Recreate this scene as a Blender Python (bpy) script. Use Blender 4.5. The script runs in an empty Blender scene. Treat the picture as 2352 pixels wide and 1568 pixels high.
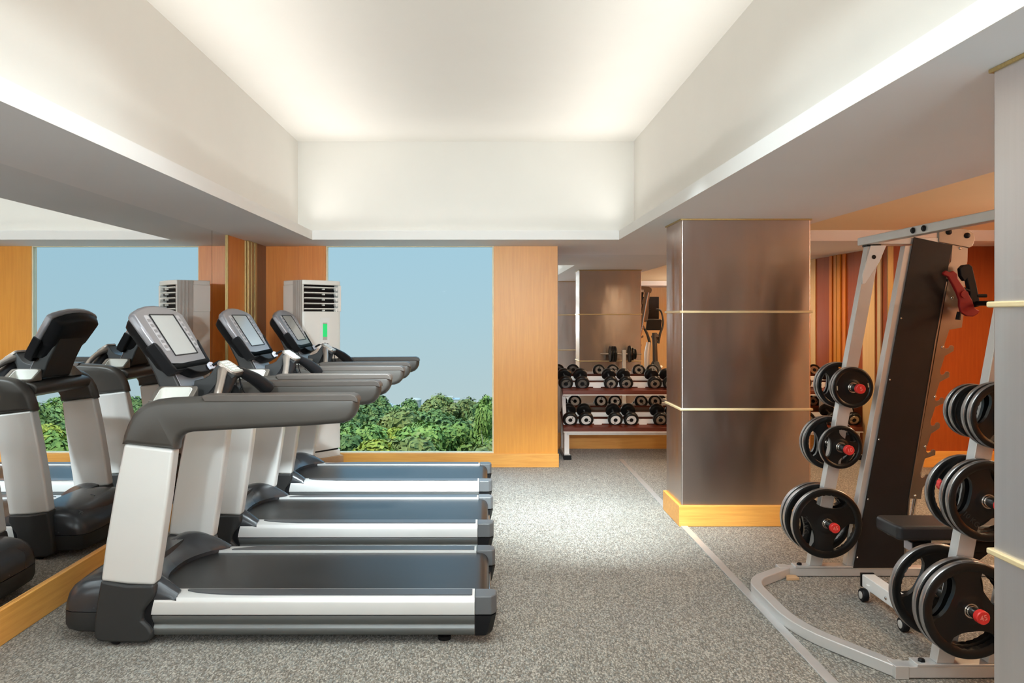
import bpy, bmesh, math, random
from mathutils import Vector, Matrix

SC = bpy.context.scene
COL = SC.collection
PI = math.pi
F = 1750.0            # focal length in pixels of the 2352 px wide frame
CX, CY = 1115.0, 727.0
CAMZ = 1.57


# ------------------------------------------------------------------ helpers
def lin(c):
    return tuple(((v / 255.0) / 12.92 if v / 255.0 <= 0.04045 else ((v / 255.0 + 0.055) / 1.055) ** 2.4) for v in c)


def fx(px, s):
    return (px - CX) / s


def fz(py, s):
    return CAMZ - (py - CY) / s


ROOTM = {}


def rootm(o):
    while o is not None:
        if o.name in ROOTM:
            return ROOTM[o.name]
        o = o.parent
    return Matrix.Identity(4)


def tag(o, label=None, cat=None, group=None, kind=None):
    if label:
        o['label'] = label
    if cat:
        o['category'] = cat
    if group:
        o['group'] = group
    if kind:
        o['kind'] = kind
    return o


def thing(name, label, cat, loc=(0, 0, 0), rz=0.0, group=None, rx=0.0):
    o = bpy.data.objects.new(name, None)
    o.empty_display_size = 0.1
    COL.objects.link(o)
    o.location = loc
    o.rotation_euler = (rx, 0, rz)
    ROOTM[o.name] = Matrix.Translation(Vector(loc)) @ Matrix.Rotation(rz, 4, 'Z') @ Matrix.Rotation(rx, 4, 'X')
    return tag(o, label, cat, group)


def obj(name, bm, mat, parent=None, bevel=0.0, seg=2, angle=35, smooth=True, local=False, label=None, bang=30):
    """one mesh object; geometry is given in world coordinates unless local"""
    if parent is not None and not local:
        bm.transform(rootm(parent).inverted())
    bmesh.ops.recalc_face_normals(bm, faces=bm.faces[:])
    me = bpy.data.meshes.new(name)
    bm.to_mesh(me)
    bm.free()
    o = bpy.data.objects.new(name, me)
    COL.objects.link(o)
    for m in (mat if isinstance(mat, (list, tuple)) else [mat]):
        me.materials.append(m)
    if smooth:
        me.shade_smooth()
        if not bevel:
            me.set_sharp_from_angle(angle=math.radians(angle))
    if bevel:
        b = o.modifiers.new('bevel', 'BEVEL')
        b.width = bevel
        b.segments = seg
        b.limit_method = 'ANGLE'
        b.angle_limit = math.radians(bang)
        b.harden_normals = True
    if parent is not None:
        o.parent = parent
    if label:
        o['label'] = label
    return o


def structure(name, bm, mat, parent=None, **k):
    o = obj(name, bm, mat, parent, **k)
    if parent is None:
        o['kind'] = 'structure'
    return o


def kids(o):
    return [c for c in bpy.data.objects if c.parent is o]


def copy_tree(o, parent=None, cache=None):
    if cache is None:
        cache = {}
        for c in bpy.data.objects:
            if c.parent is not None:
                cache.setdefault(c.parent.name, []).append(c)
    n = o.copy()
    COL.objects.link(n)
    if parent is not None:
        n.parent = parent
    for c in cache.get(o.name, []):
        copy_tree(c, n, cache)
    return n


def B():
    return bmesh.new()


def box(bm, x0, x1, y0, y1, z0, z1, M=None):
    vs = [bm.verts.new((x, y, z)) for z in (z0, z1) for (x, y) in ((x0, y0), (x1, y0), (x1, y1), (x0, y1))]
    if M is not None:
        for v in vs:
            v.co = M @ v.co
    for f in ((0, 3, 2, 1), (4, 5, 6, 7), (0, 1, 5, 4), (1, 2, 6, 5), (2, 3, 7, 6), (3, 0, 4, 7)):
        bm.faces.new([vs[i] for i in f])
    return vs


def prism(bm, pts, plane, a, b, M=None):
    """polygon pts extruded: plane 'xz' along y, 'xy' along z, 'yz' along x"""
    def P(p, h):
        if plane == 'xz':
            return Vector((p[0], h, p[1]))
        if plane == 'xy':
            return Vector((p[0], p[1], h))
        return Vector((h, p[0], p[1]))
    r0 = [bm.verts.new(P(p, a)) for p in pts]
    r1 = [bm.verts.new(P(p, b)) for p in pts]
    if M is not None:
        for v in r0 + r1:
            v.co = M @ v.co
    n = len(pts)
    bm.faces.new(r0)
    bm.faces.new(list(reversed(r1)))
    for i in range(n):
        bm.faces.new((r0[i], r0[(i + 1) % n], r1[(i + 1) % n], r1[i]))


def ring_prism(bm, outer, inner, a, b, M=None, plane='xy'):
    """frame: outer and inner outlines with the same number of points"""
    def P(p, h):
        if plane == 'xz':
            return Vector((p[0], h, p[1]))
        if plane == 'yz':
            return Vector((h, p[0], p[1]))
        return Vector((p[0], p[1], h))
    rs = []
    for pts, h in ((outer, a), (inner, a), (inner, b), (outer, b)):
        vs = [bm.verts.new(P(p, h)) for p in pts]
        if M is not None:
            for v in vs:
                v.co = M @ v.co
        rs.append(vs)
    n = len(outer)
    for k in range(4):
        r, q = rs[k], rs[(k + 1) % 4]
        for i in range(n):
            bm.faces.new((r[i], r[(i + 1) % n], q[(i + 1) % n], q[i]))


def rrect(x0, x1, y0, y1, r, n=5):
    out = []
    for cx, cy, a0 in ((x1 - r, y1 - r, 0), (x0 + r, y1 - r, 90), (x0 + r, y0 + r, 180), (x1 - r, y0 + r, 270)):
        for i in range(n):
            a = math.radians(a0 + 90 * i / (n - 1))
            out.append((cx + r * math.cos(a), cy + r * math.sin(a)))
    return out


def loft(bm, rings, close=True, caps=True):
    rs = [[bm.verts.new(p) for p in r] for r in rings]
    n = len(rs[0])
    for a, b in zip(rs[:-1], rs[1:]):
        for i in range(n if close else n - 1):
            bm.faces.new((a[i], a[(i + 1) % n], b[(i + 1) % n], b[i]))
    if caps:
        bm.faces.new(list(reversed(rs[0])))
        bm.faces.new(rs[-1])
    return rs


def smooth_path(pts, k=6):
    pts = [Vector(p) for p in pts]
    out = []
    P = [pts[0] * 2 - pts[1]] + pts + [pts[-1] * 2 - pts[-2]]
    for i in range(1, len(P) - 2):
        p0, p1, p2, p3 = P[i - 1], P[i], P[i + 1], P[i + 2]
        for j in range(k):
            t = j / k
            out.append(0.5 * ((2 * p1) + (p2 - p0) * t + (2 * p0 - 5 * p1 + 4 * p2 - p3) * t * t + (3 * p1 - p0 - 3 * p2 + p3) * t ** 3))
    out.append(pts[-1])
    return out


def tube(bm, pts, r, n=12, caps=True, smooth=0):
    rr = r if isinstance(r, (list, tuple)) else [r] * len(pts)
    if smooth:
        m = len(pts)
        pts2 = smooth_path(pts, smooth)
        rr = [rr[min(m - 1, int(i / smooth))] * (1 - (i / smooth) % 1) + rr[min(m - 1, int(i / smooth) + 1)] * ((i / smooth) % 1) for i in range(len(pts2))]
        pts = pts2
    pts = [Vector(p) for p in pts]
    t0 = (pts[1] - pts[0]).normalized()
    up = Vector((0, 0, 1)) if abs(t0.z) < 0.9 else Vector((1, 0, 0))
    u = t0.cross(up).normalized()
    rings = []
    for i, p in enumerate(pts):
        t = ((pts[min(i + 1, len(pts) - 1)] - pts[max(i - 1, 0)])).normalized()
        u = (u - t * u.dot(t)).normalized()
        v = t.cross(u)
        rings.append([p + (u * math.cos(2 * PI * k / n) + v * math.sin(2 * PI * k / n)) * rr[i] for k in range(n)])
    loft(bm, rings, True, caps)


def rect_tube(bm, pts, w, h, up=(0, 0, 1), closed_caps=True):
    """rectangular section swept along a polyline, w sideways and h along up"""
    pts = [Vector(p) for p in pts]
    up = Vector(up)
    rings = []
    for i, p in enumerate(pts):
        d0 = (pts[i] - pts[i - 1]).normalized() if i > 0 else None
        d1 = (pts[i + 1] - pts[i]).normalized() if i < len(pts) - 1 else None
        t = (d0 or d1) if (d0 is None or d1 is None) else (d0 + d1).normalized()
        s = t.cross(up).normalized()
        k = 1.0
        if d0 is not None and d1 is not None:
            c = max(0.3, t.dot(d1))
            k = 1.0 / c
        uu = s.cross(t).normalized()
        rings.append([p + s * (a * w / 2 * k) + uu * (b * h / 2) for a, b in ((-1, -1), (1, -1), (1, 1), (-1, 1))])
    loft(bm, rings, True, closed_caps)


def pillow(bm, pts, half, rz, ry, y0, layers=7):
    """xz outline given real thickness along y with rounded shoulders: inset rz in the plane over the last ry of the depth"""
    P = [Vector((p[0], p[1])) for p in pts]
    n = len(P)
    area2 = sum(P[i].x * P[(i + 1) % n].y - P[(i + 1) % n].x * P[i].y for i in range(n))
    sg = 1 if area2 > 0 else -1
    nor = []
    for i in range(n):
        e0 = (P[i] - P[i - 1]).normalized()
        e1 = (P[(i + 1) % n] - P[i]).normalized()
        m = (Vector((-e0.y, e0.x)) + Vector((-e1.y, e1.x))) * sg
        nor.append(m.normalized())
    for _ in range(3):
        nor = [(nor[i - 1] + nor[i] * 2 + nor[(i + 1) % n]).normalized() for i in range(n)]
    rings = []
    for s in (-1, 1):
        seq = []
        for k in range(layers + 1):
            a = (PI / 2) * k / layers
            seq.append((s * (half - ry * (1 - math.cos(a))), rz * (1 - math.sin(a))))
        if s > 0:
            seq.reverse()
        rings += [[(p.x + q.x * ins, y0 + yy, p.y + q.y * ins) for p, q in zip(P, nor)] for yy, ins in seq]
    loft(bm, rings)


def resample(pts, step):
    L = [Vector((p[0], 0, p[1])) for p in pts]
    out = []
    for a_, b_ in zip(L, L[1:] + L[:1]):
        k = max(1, int((b_ - a_).length / step))
        out += [a_ + (b_ - a_) * (i / k) for i in range(k)]
    return [(v.x, v.z) for v in out]


def axis_matrix(p, d):
    """matrix taking local z to direction d at point p"""
    d = Vector(d).normalized()
    q = Vector((0, 0, 1)).rotation_difference(d)
    return Matrix.Translation(Vector(p)) @ q.to_matrix().to_4x4()


def lathe(bm, prof, M=None, n=32, caps=True):
    rings = []
    for r, h in prof:
        rings.append([Vector((r * math.cos(2 * PI * k / n), r * math.sin(2 * PI * k / n), h)) for k in range(n)])
    if M is not None:
        rings = [[M @ v for v in r] for r in rings]
    loft(bm, rings, True, caps)


def cyl(bm, p, d, r, length, n=20):
    lathe(bm, [(r, 0), (r, length)], axis_matrix(p, d), n)


def text_bm(txt, size, depth, M, align='CENTER'):
    cu = bpy.data.curves.new('t', 'FONT')
    cu.body = txt
    cu.size = size
    cu.extrude = depth
    cu.align_x = align
    cu.align_y = 'CENTER'
    cu.resolution_u = 3
    ob = bpy.data.objects.new('t', cu)
    COL.objects.link(ob)
    dg = bpy.context.evaluated_depsgraph_get()
    me = bpy.data.meshes.new_from_object(ob.evaluated_get(dg))
    bm = bmesh.new()
    bm.from_mesh(me)
    bm.transform(M)
    bpy.data.meshes.remove(me)
    bpy.data.objects.remove(ob)
    bpy.data.curves.remove(cu)
    return bm


# ---------------------------------------------------------------- materials
def new_mat(name):
    m = bpy.data.materials.new(name)
    m.use_nodes = True
    nt = m.node_tree
    b = nt.nodes['Principled BSDF']
    return m, nt, b


def N(nt, typ, **kw):
    n = nt.nodes.new(typ)
    for k, v in kw.items():
        if k in n.inputs:
            n.inputs[k].default_value = v
        else:
            setattr(n, k, v)
    return n


def ramp(nt, stops):
    r = nt.nodes.new('ShaderNodeValToRGB')
    e = r.color_ramp.elements
    while len(e) > 1:
        e.remove(e[-1])
    e[0].position = stops[0][0]
    e[0].color = (*stops[0][1], 1)
    for p, c in stops[1:]:
        k = e.new(p)
        k.color = (*c, 1)
    return r


def pmat(name, col, rough=0.5, metal=0.0, var=0.06, scale=8.0, stretch=(1, 1, 1), bump=0.0, bscale=60.0, spec=0.5, coat=0.0, aniso=0.0):
    """painted, metal or plastic surface with a little procedural unevenness"""
    m, nt, b = new_mat(name)
    L = nt.links
    tc = N(nt, 'ShaderNodeTexCoord')
    mp = N(nt, 'ShaderNodeMapping')
    mp.inputs['Scale'].default_value = stretch
    L.new(tc.outputs['Object'], mp.inputs['Vector'])
    nz = N(nt, 'ShaderNodeTexNoise', Scale=scale, Detail=4.0, Roughness=0.6)
    L.new(mp.outputs[0], nz.inputs['Vector'])
    lo = tuple(max(0, c * (1 - var)) for c in col)
    hi = tuple(min(1, c * (1 + var)) for c in col)
    rp = ramp(nt, [(0.3, lo), (0.7, hi)])
    L.new(nz.outputs['Fac'], rp.inputs['Fac'])
    L.new(rp.outputs['Color'], b.inputs['Base Color'])
    mr = N(nt, 'ShaderNodeMapRange')
    mr.inputs['To Min'].default_value = max(0.02, rough * 0.96)
    mr.inputs['To Max'].default_value = min(1, rough * 1.04)
    L.new(nz.outputs['Fac'], mr.inputs['Value'])
    L.new(mr.outputs[0], b.inputs['Roughness'])
    b.inputs['Metallic'].default_value = metal
    b.inputs['Specular IOR Level'].default_value = spec
    b.inputs['Coat Weight'].default_value = coat
    b.inputs['Anisotropic'].default_value = aniso
    if bump:
        n2 = N(nt, 'ShaderNodeTexNoise', Scale=bscale, Detail=3.0)
        L.new(mp.outputs[0], n2.inputs['Vector'])
        bp = N(nt, 'ShaderNodeBump', Strength=bump, Distance=0.002)
        L.new(n2.outputs['Fac'], bp.inputs['Height'])
        L.new(bp.outputs[0], b.inputs['Normal'])
    return m


def emit(name, col, strength):
    m = bpy.data.materials.new(name)
    m.use_nodes = True
    nt = m.node_tree
    nt.nodes.remove(nt.nodes['Principled BSDF'])
    e = N(nt, 'ShaderNodeEmission', Strength=strength)
    e.inputs['Color'].default_value = (*col, 1)
    nt.links.new(e.outputs[0], nt.nodes['Material Output'].inputs['Surface'])
    return m


def wood_mat(name, c0, c1, rough=0.38, axis='z', scale=3.0):
    m, nt, b = new_mat(name)
    L = nt.links
    tc = N(nt, 'ShaderNodeTexCoord')
    mp = N(nt, 'ShaderNodeMapping')
    k = {'z': (14, 14, 0.7), 'x': (0.7, 14, 14), 'y': (14, 0.7, 14)}[axis]
    mp.inputs['Scale'].default_value = k
    L.new(tc.outputs['Object'], mp.inputs['Vector'])
    nz = N(nt, 'ShaderNodeTexNoise', Scale=scale, Detail=6.0, Roughness=0.62, Distortion=0.6)
    L.new(mp.outputs[0], nz.inputs['Vector'])
    n2 = N(nt, 'ShaderNodeTexNoise', Scale=1.3, Detail=2.0)
    L.new(tc.outputs['Object'], n2.inputs['Vector'])
    mx = N(nt, 'ShaderNodeMath', operation='MULTIPLY_ADD')
    mx.inputs[1].default_value = 0.65
    L.new(nz.outputs['Fac'], mx.inputs[0])
    m2 = N(nt, 'ShaderNodeMath', operation='MULTIPLY')
    m2.inputs[1].default_value = 0.35
    L.new(n2.outputs['Fac'], m2.inputs[0])
    L.new(m2.outputs[0], mx.inputs[2])
    rp = ramp(nt, [(0.32, c0), (0.68, c1)])
    L.new(mx.outputs[0], rp.inputs['Fac'])
    L.new(rp.outputs['Color'], b.inputs['Base Color'])
    b.inputs['Roughness'].default_value = rough
    return m


def carpet_mat():
    m, nt, b = new_mat('loop pile carpet')
    L = nt.links
    tc = N(nt, 'ShaderNodeTexCoord')
    mp = N(nt, 'ShaderNodeMapping')
    mp.inputs['Rotation'].default_value = (0, 0, math.radians(-14))
    mp.inputs['Scale'].default_value = (2.3, 1.0, 1)
    L.new(tc.outputs['Object'], mp.inputs['Vector'])
    v = N(nt, 'ShaderNodeTexVoronoi', Scale=72.0, Randomness=0.7)
    L.new(mp.outputs[0], v.inputs['Vector'])
    sp = N(nt, 'ShaderNodeSeparateColor')
    L.new(v.outputs['Color'], sp.inputs[0])
    rp = ramp(nt, [(0.0, lin((92, 84, 72))), (0.2, lin((122, 114, 100))), (0.42, lin((152, 146, 134))),
                   (0.66, lin((178, 171, 157))), (0.84, lin((134, 138, 132))), (1.0, lin((112, 98, 82)))])
    L.new(sp.outputs[0], rp.inputs['Fac'])
    rd = ramp(nt, [(0.0, (1, 1, 1)), (0.55, (0.85, 0.85, 0.85)), (0.95, (0.25, 0.25, 0.25))])
    ms = N(nt, 'ShaderNodeMath', operation='MULTIPLY')
    ms.inputs[1].default_value = 1.25
    L.new(v.outputs['Distance'], ms.inputs[0])
    L.new(ms.outputs[0], rd.inputs['Fac'])
    mx = N(nt, 'ShaderNodeMix', data_type='RGBA', blend_type='MULTIPLY')
    mx.inputs['Factor'].default_value = 0.9
    L.new(rp.outputs['Color'], mx.inputs['A'])
    L.new(rd.outputs['Color'], mx.inputs['B'])
    nz = N(nt, 'ShaderNodeTexNoise', Scale=1.1, Detail=3.0)
    L.new(tc.outputs['Object'], nz.inputs['Vector'])
    r2 = ramp(nt, [(0.35, (0.93, 0.92, 0.90)), (0.65, (1.05, 1.05, 1.06))])
    L.new(nz.outputs['Fac'], r2.inputs['Fac'])
    m3 = N(nt, 'ShaderNodeMix', data_type='RGBA', blend_type='MULTIPLY')
    m3.inputs['Factor'].default_value = 1.0
    L.new(mx.outputs['Result'], m3.inputs['A'])
    L.new(r2.outputs['Color'], m3.inputs['B'])
    L.new(m3.outputs['Result'], b.inputs['Base Color'])
    b.inputs['Roughness'].default_value = 0.85
    b.inputs['Specular IOR Level'].default_value = 0.35
    b.inputs['Sheen Weight'].default_value = 0.25
    bp = N(nt, 'ShaderNodeBump', Strength=0.6, Distance=0.003, invert=True)
    L.new(v.outputs['Distance'], bp.inputs['Height'])
    L.new(bp.outputs[0], b.inputs['Normal'])
    return m


def steel_mat(name, col, rough=0.26, wave=0.12):
    """satin steel cladding: vertical brushing, a slightly wavy sheet"""
    m, nt, b = new_mat(name)
    L = nt.links
    tc = N(nt, 'ShaderNodeTexCoord')
    mp = N(nt, 'ShaderNodeMapping')
    mp.inputs['Scale'].default_value = (22, 22, 0.5)
    L.new(tc.outputs['Object'], mp.inputs['Vector'])
    nz = N(nt, 'ShaderNodeTexNoise', Scale=2.0, Detail=5.0, Roughness=0.7)
    L.new(mp.outputs[0], nz.inputs['Vector'])
    rp = ramp(nt, [(0.3, tuple(c * 0.975 for c in col)), (0.7, tuple(min(1, c * 1.02) for c in col))])
    L.new(nz.outputs['Fac'], rp.inputs['Fac'])
    L.new(rp.outputs['Color'], b.inputs['Base Color'])
    mr = N(nt, 'ShaderNodeMapRange')
    mr.inputs['To Min'].default_value = rough * 0.94
    mr.inputs['To Max'].default_value = rough * 1.06
    L.new(nz.outputs['Fac'], mr.inputs['Value'])
    b.inputs['Roughness'].default_value = rough
    b.inputs['Metallic'].default_value = 1.0
    b.inputs['Anisotropic'].default_value = 0.75
    b.inputs['Anisotropic Rotation'].default_value = 0.25
    tg = N(nt, 'ShaderNodeTangent', direction_type='RADIAL', axis='Z')
    L.new(tg.outputs[0], b.inputs['Tangent'])
    n2 = N(nt, 'ShaderNodeTexNoise', Scale=3.2, Detail=1.0)
    mp2 = N(nt, 'ShaderNodeMapping')
    mp2.inputs['Scale'].default_value = (1.6, 1.6, 0.55)
    L.new(tc.outputs['Object'], mp2.inputs['Vector'])
    L.new(mp2.outputs[0], n2.inputs['Vector'])
    bp = N(nt, 'ShaderNodeBump', Strength=wave, Distance=0.05)
    L.new(n2.outputs['Fac'], bp.inputs['Height'])
    L.new(bp.outputs[0], b.inputs['Normal'])
    return m


def glass_mat():
    m = bpy.data.materials.new('window glass')
    m.use_nodes = True
    nt = m.node_tree
    nt.nodes.remove(nt.nodes['Principled BSDF'])
    L = nt.links
    tr = N(nt, 'ShaderNodeBsdfTransparent')
    tr.inputs['Color'].default_value = (0.97, 0.985, 0.98, 1)
    gl = N(nt, 'ShaderNodeBsdfGlossy', Roughness=0.0)
    fr = N(nt, 'ShaderNodeFresnel', IOR=1.008)
    mx = N(nt, 'ShaderNodeMixShader')
    L.new(fr.outputs[0], mx.inputs[0])
    L.new(tr.outputs[0], mx.inputs[1])
    L.new(gl.outputs[0], mx.inputs[2])
    L.new(mx.outputs[0], nt.nodes['Material Output'].inputs['Surface'])
    return m


def leaf_mat(name, c0, c1, c2):
    m, nt, b = new_mat(name)
    L = nt.links
    tc = N(nt, 'ShaderNodeTexCoord')
    nz = N(nt, 'ShaderNodeTexNoise', Scale=0.9, Detail=5.0, Roughness=0.7)
    L.new(tc.outputs['Object'], nz.inputs['Vector'])
    rp = ramp(nt, [(0.3, c0), (0.5, c1), (0.7, c2)])
    L.new(nz.outputs['Fac'], rp.inputs['Fac'])
    oi = N(nt, 'ShaderNodeObjectInfo')
    hs = N(nt, 'ShaderNodeHueSaturation')
    mr = N(nt, 'ShaderNodeMapRange')
    mr.inputs['To Min'].default_value = 0.8
    mr.inputs['To Max'].default_value = 1.2
    L.new(oi.outputs['Random'], mr.inputs['Value'])
    L.new(mr.outputs[0], hs.inputs['Value'])
    L.new(rp.outputs['Color'], hs.inputs['Color'])
    L.new(hs.outputs[0], b.inputs['Base Color'])
    b.inputs['Roughness'].default_value = 0.7
    b.inputs['Specular IOR Level'].default_value = 0.2
    return m


M = {}
M['paint'] = pmat('warm white ceiling paint', (0.80, 0.775, 0.725), 0.8, var=0.015, scale=1.5)
M['lip'] = pmat('white cornice paint', (0.86, 0.85, 0.83), 0.7, var=0.01, scale=2)
M["soffit"] = pmat("pale grey soffit paint", (0.80, 0.81, 0.84), 0.75, var=0.015, scale=1.2)
M['tan'] = pmat('tan ceiling paint', lin((242, 220, 180)), 0.8, var=0.015, scale=1.5)
M['carpet'] = carpet_mat()
M['wood'] = wood_mat('honey maple veneer', lin((214, 140, 50)), lin((232, 160, 64)))
M['woodx'] = wood_mat('honey maple board', lin((212, 142, 62)), lin((240, 178, 90)), axis='x')
M['woody'] = wood_mat('honey maple skirting', lin((212, 142, 62)), lin((240, 178, 90)), axis='y')
M['cherry'] = wood_mat('orange stained veneer', lin((212, 120, 40)), lin((232, 146, 60)))
M['cream'] = wood_mat('pale maple veneer', lin((226, 186, 128)), lin((240, 206, 150)))
M['door'] = wood_mat('dark orange door veneer', lin((146, 64, 18)), lin((168, 82, 28)))
M['brown'] = wood_mat('brown lacquered wood', lin((104, 66, 34)), lin((128, 84, 44)))
M['mahog'] = wood_mat('mahogany shelf board', lin((84, 34, 20)), lin((112, 50, 30)), rough=0.3, axis='x')
M['plinth'] = pmat('tan plinth laminate', lin((196, 160, 122)), 0.5)
M['gold'] = pmat('pale gold strip', (0.83, 0.66, 0.38), 0.3, 0.35, var=0.04)
M['brass'] = pmat('antique gold moulding', lin((186, 160, 104)), 0.38, 0.45, var=0.12, stretch=(40, 40, 1.5))
M['steel'] = steel_mat('satin steel cladding', (0.58, 0.505, 0.465), 0.27)
M['steel_lit'] = steel_mat('brightened satin steel cladding', (0.86, 0.835, 0.855), 0.36)  # same steel made brighter: the light it reflects is put into the colour
M['mirror'] = pmat('silvered mirror glass', (0.90, 0.92, 0.93), 0.02, 1.0, var=0.0)
M['mirror'].node_tree.nodes['Principled BSDF'].inputs['Roughness'].default_value = 0.0
for l in list(M['mirror'].node_tree.links):
    if l.to_socket.name == 'Roughness':
        M['mirror'].node_tree.links.remove(l)
M['glass'] = glass_mat()
M['strip'] = pmat('satin aluminium floor strip', (0.72, 0.70, 0.68), 0.35, 0.6, var=0.05)
M['framecream'] = pmat('cream window bead', lin((236, 222, 186)), 0.5)
M['silver'] = pmat('silver painted aluminium', (0.74, 0.73, 0.71), 0.36, 0.35, var=0.02, scale=5)
M['upright'] = pmat('warm silver paint', (0.72, 0.705, 0.675), 0.34, 0.25, var=0.01, scale=3)
M['skirt'] = pmat('satin grey aluminium', (0.165, 0.172, 0.17), 0.36, 0.7, var=0.04, stretch=(0.3, 10, 10))
M['dark'] = pmat('charcoal moulded plastic', (0.030, 0.0295, 0.029), 0.42, var=0.06, bump=0.08, bscale=500, spec=0.32)
M['arm'] = pmat('dark warm grey moulded plastic', (0.060, 0.053, 0.046), 0.36, 0.12, var=0.03, bump=0.05, bscale=500, spec=0.4)
M['pad'] = pmat('brown grey rubber pad', (0.070, 0.057, 0.048), 0.42, var=0.05, spec=0.4)
M['black'] = pmat('black plastic', (0.010, 0.010, 0.011), 0.38, var=0.1, spec=0.14)
M['hood'] = pmat('charcoal gloss cover', (0.036, 0.038, 0.042), 0.27, 0.1, var=0.05, spec=0.45)
M['belt'] = pmat('black running belt', (0.013, 0.013, 0.013), 0.36, var=0.25, scale=6, stretch=(0.35, 3, 1), bump=0.12, bscale=300, spec=0.5)
M['grip'] = pmat('dark grey foot rail', (0.062, 0.065, 0.07), 0.36, var=0.08)
M['cap'] = pmat('grey end cap plastic', (0.095, 0.097, 0.10), 0.36, var=0.05)
M['bronze'] = pmat('bronze grey plastic', (0.19, 0.165, 0.14), 0.32, 0.4, var=0.05)
M['tray'] = pmat('cream tray liner', (0.62, 0.61, 0.56), 0.5)
M['bezel'] = pmat('pewter console bezel', (0.265, 0.255, 0.27), 0.30, 0.35, var=0.02)
M['screen'] = pmat('pale grey display glass', (0.45, 0.47, 0.465), 0.12, var=0.02)
M['button'] = pmat('grey button foil', (0.50, 0.49, 0.51), 0.35, var=0.05)
M['sensor'] = pmat('champagne metal sensor', (0.40, 0.35, 0.31), 0.28, 0.75, var=0.03)
M['keypad'] = pmat('pale green grey keypad', (0.50, 0.52, 0.47), 0.3, var=0.08, scale=60)
M['jack'] = pmat('pale lilac socket plate', (0.62, 0.62, 0.70), 0.35)
M['acwhite'] = pmat('ivory plastic', (0.86, 0.845, 0.80), 0.38, var=0.012)
M['acgrey'] = pmat('beige grey plastic', (0.50, 0.475, 0.44), 0.45)
M['green'] = emit('lit green display', (0.05, 0.78, 0.22), 0.95)
M['frame'] = pmat('silver powder coat', (0.64, 0.625, 0.605), 0.36, 0.45, var=0.03)
M['white'] = pmat('white powder coat', (0.84, 0.825, 0.80), 0.4, var=0.02)
M['shield'] = pmat('black shield panel', (0.014, 0.012, 0.012), 0.45, var=0.12, spec=0.3)
M['plate'] = pmat('bare steel plate', (0.27, 0.225, 0.185), 0.32, 0.8, var=0.06)
M['rubber'] = pmat('black rubber', (0.0075, 0.0072, 0.007), 0.28, var=0.12, bump=0.08, bscale=300, spec=0.38)
M['rubbermat'] = pmat('black vinyl upholstery', (0.020, 0.020, 0.022), 0.42, bump=0.2, bscale=200, spec=0.4)
M['gunmetal'] = pmat('worn gunmetal rim', (0.36, 0.35, 0.35), 0.30, 0.9, var=0.1, scale=30)
M['chrome'] = pmat('chrome', (0.70, 0.68, 0.66), 0.16, 1.0, var=0.03)
M['discsteel'] = pmat('polished end disc', (0.52, 0.49, 0.45), 0.28, 0.9, var=0.05)
M['discdark'] = pmat('dark polished end disc', (0.20, 0.19, 0.185), 0.25, 0.8, var=0.05)
M['discwhite'] = pmat('white end disc', (0.82, 0.81, 0.79), 0.4, var=0.02)
M['red'] = pmat('red plastic', (0.68, 0.035, 0.03), 0.35, var=0.05)
M['redhook'] = pmat('dark red painted hook', (0.26, 0.010, 0.011), 0.42, var=0.08, spec=0.3)
M['capnum'] = pmat('light red raised numerals', (0.85, 0.28, 0.22), 0.4)
M['goldprint'] = pmat('gold print', (0.62, 0.55, 0.40), 0.4, 0.5)
M['emboss'] = pmat('raised black rubber lettering', (0.03, 0.029, 0.028), 0.3)
M['tv'] = pmat('black screen', (0.005, 0.005, 0.006), 0.25, spec=0.15)
# ------------------------------------------------------------------ camera
cam_d = bpy.data.cameras.new('camera')
cam = bpy.data.objects.new('camera', cam_d)
COL.objects.link(cam)
cam.location = (0, 0, CAMZ)
cam.rotation_euler = (PI / 2, 0, 0)
cam_d.sensor_width = 36.0
cam_d.lens = 36.0 * F / 2352.0
cam_d.shift_x = (1176 - CX) / 2352.0
cam_d.shift_y = (CY - 784) / 2352.0
cam_d.clip_start = 0.02
cam_d.clip_end = 5000
SC.camera = cam

# -------------------------------------------------------------- room shell
XL, XR, YB, YF, YN = -2.325, 5.40, 7.95, -1.10, 9.075
S = 2.305          # soffit underside
LT = 2.388         # top of the lip
CT = 3.26          # tray ceiling
LX0, LX1, LY1, LY0 = -1.655, 1.277, 7.27, 0.20   # lip edges

bm = B(); prism(bm, [(-2.75, -1.5), (5.75, -1.5), (5.75, YN + 0.04), (0.745, YN + 0.04), (0.70, YB + 0.02), (-2.75, YB + 0.02)], 'xy', -0.2, 0.0)
structure('floor', bm, M['carpet'], smooth=False)
bm = B(); box(bm, 1.462, 1.512, YF, 8.37, 0.0, 0.006)
structure('trim_1', bm, M['strip'], bevel=0.002)

# walls
bm = B(); box(bm, -2.75, XL - 0.008, -1.5, 8.3, 0, 3.5)
structure('wall_left', bm, M['brown'], smooth=False)
bm = B(); box(bm, -2.75, 5.75, -1.5, YF, 0, 3.5)
structure('wall_rear', bm, M['cream'], smooth=False)
bm = B(); box(bm, XR, 5.75, -1.5, 9.4, 0, 3.5)
structure('wall_right', bm, M['cherry'], smooth=False)

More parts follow.
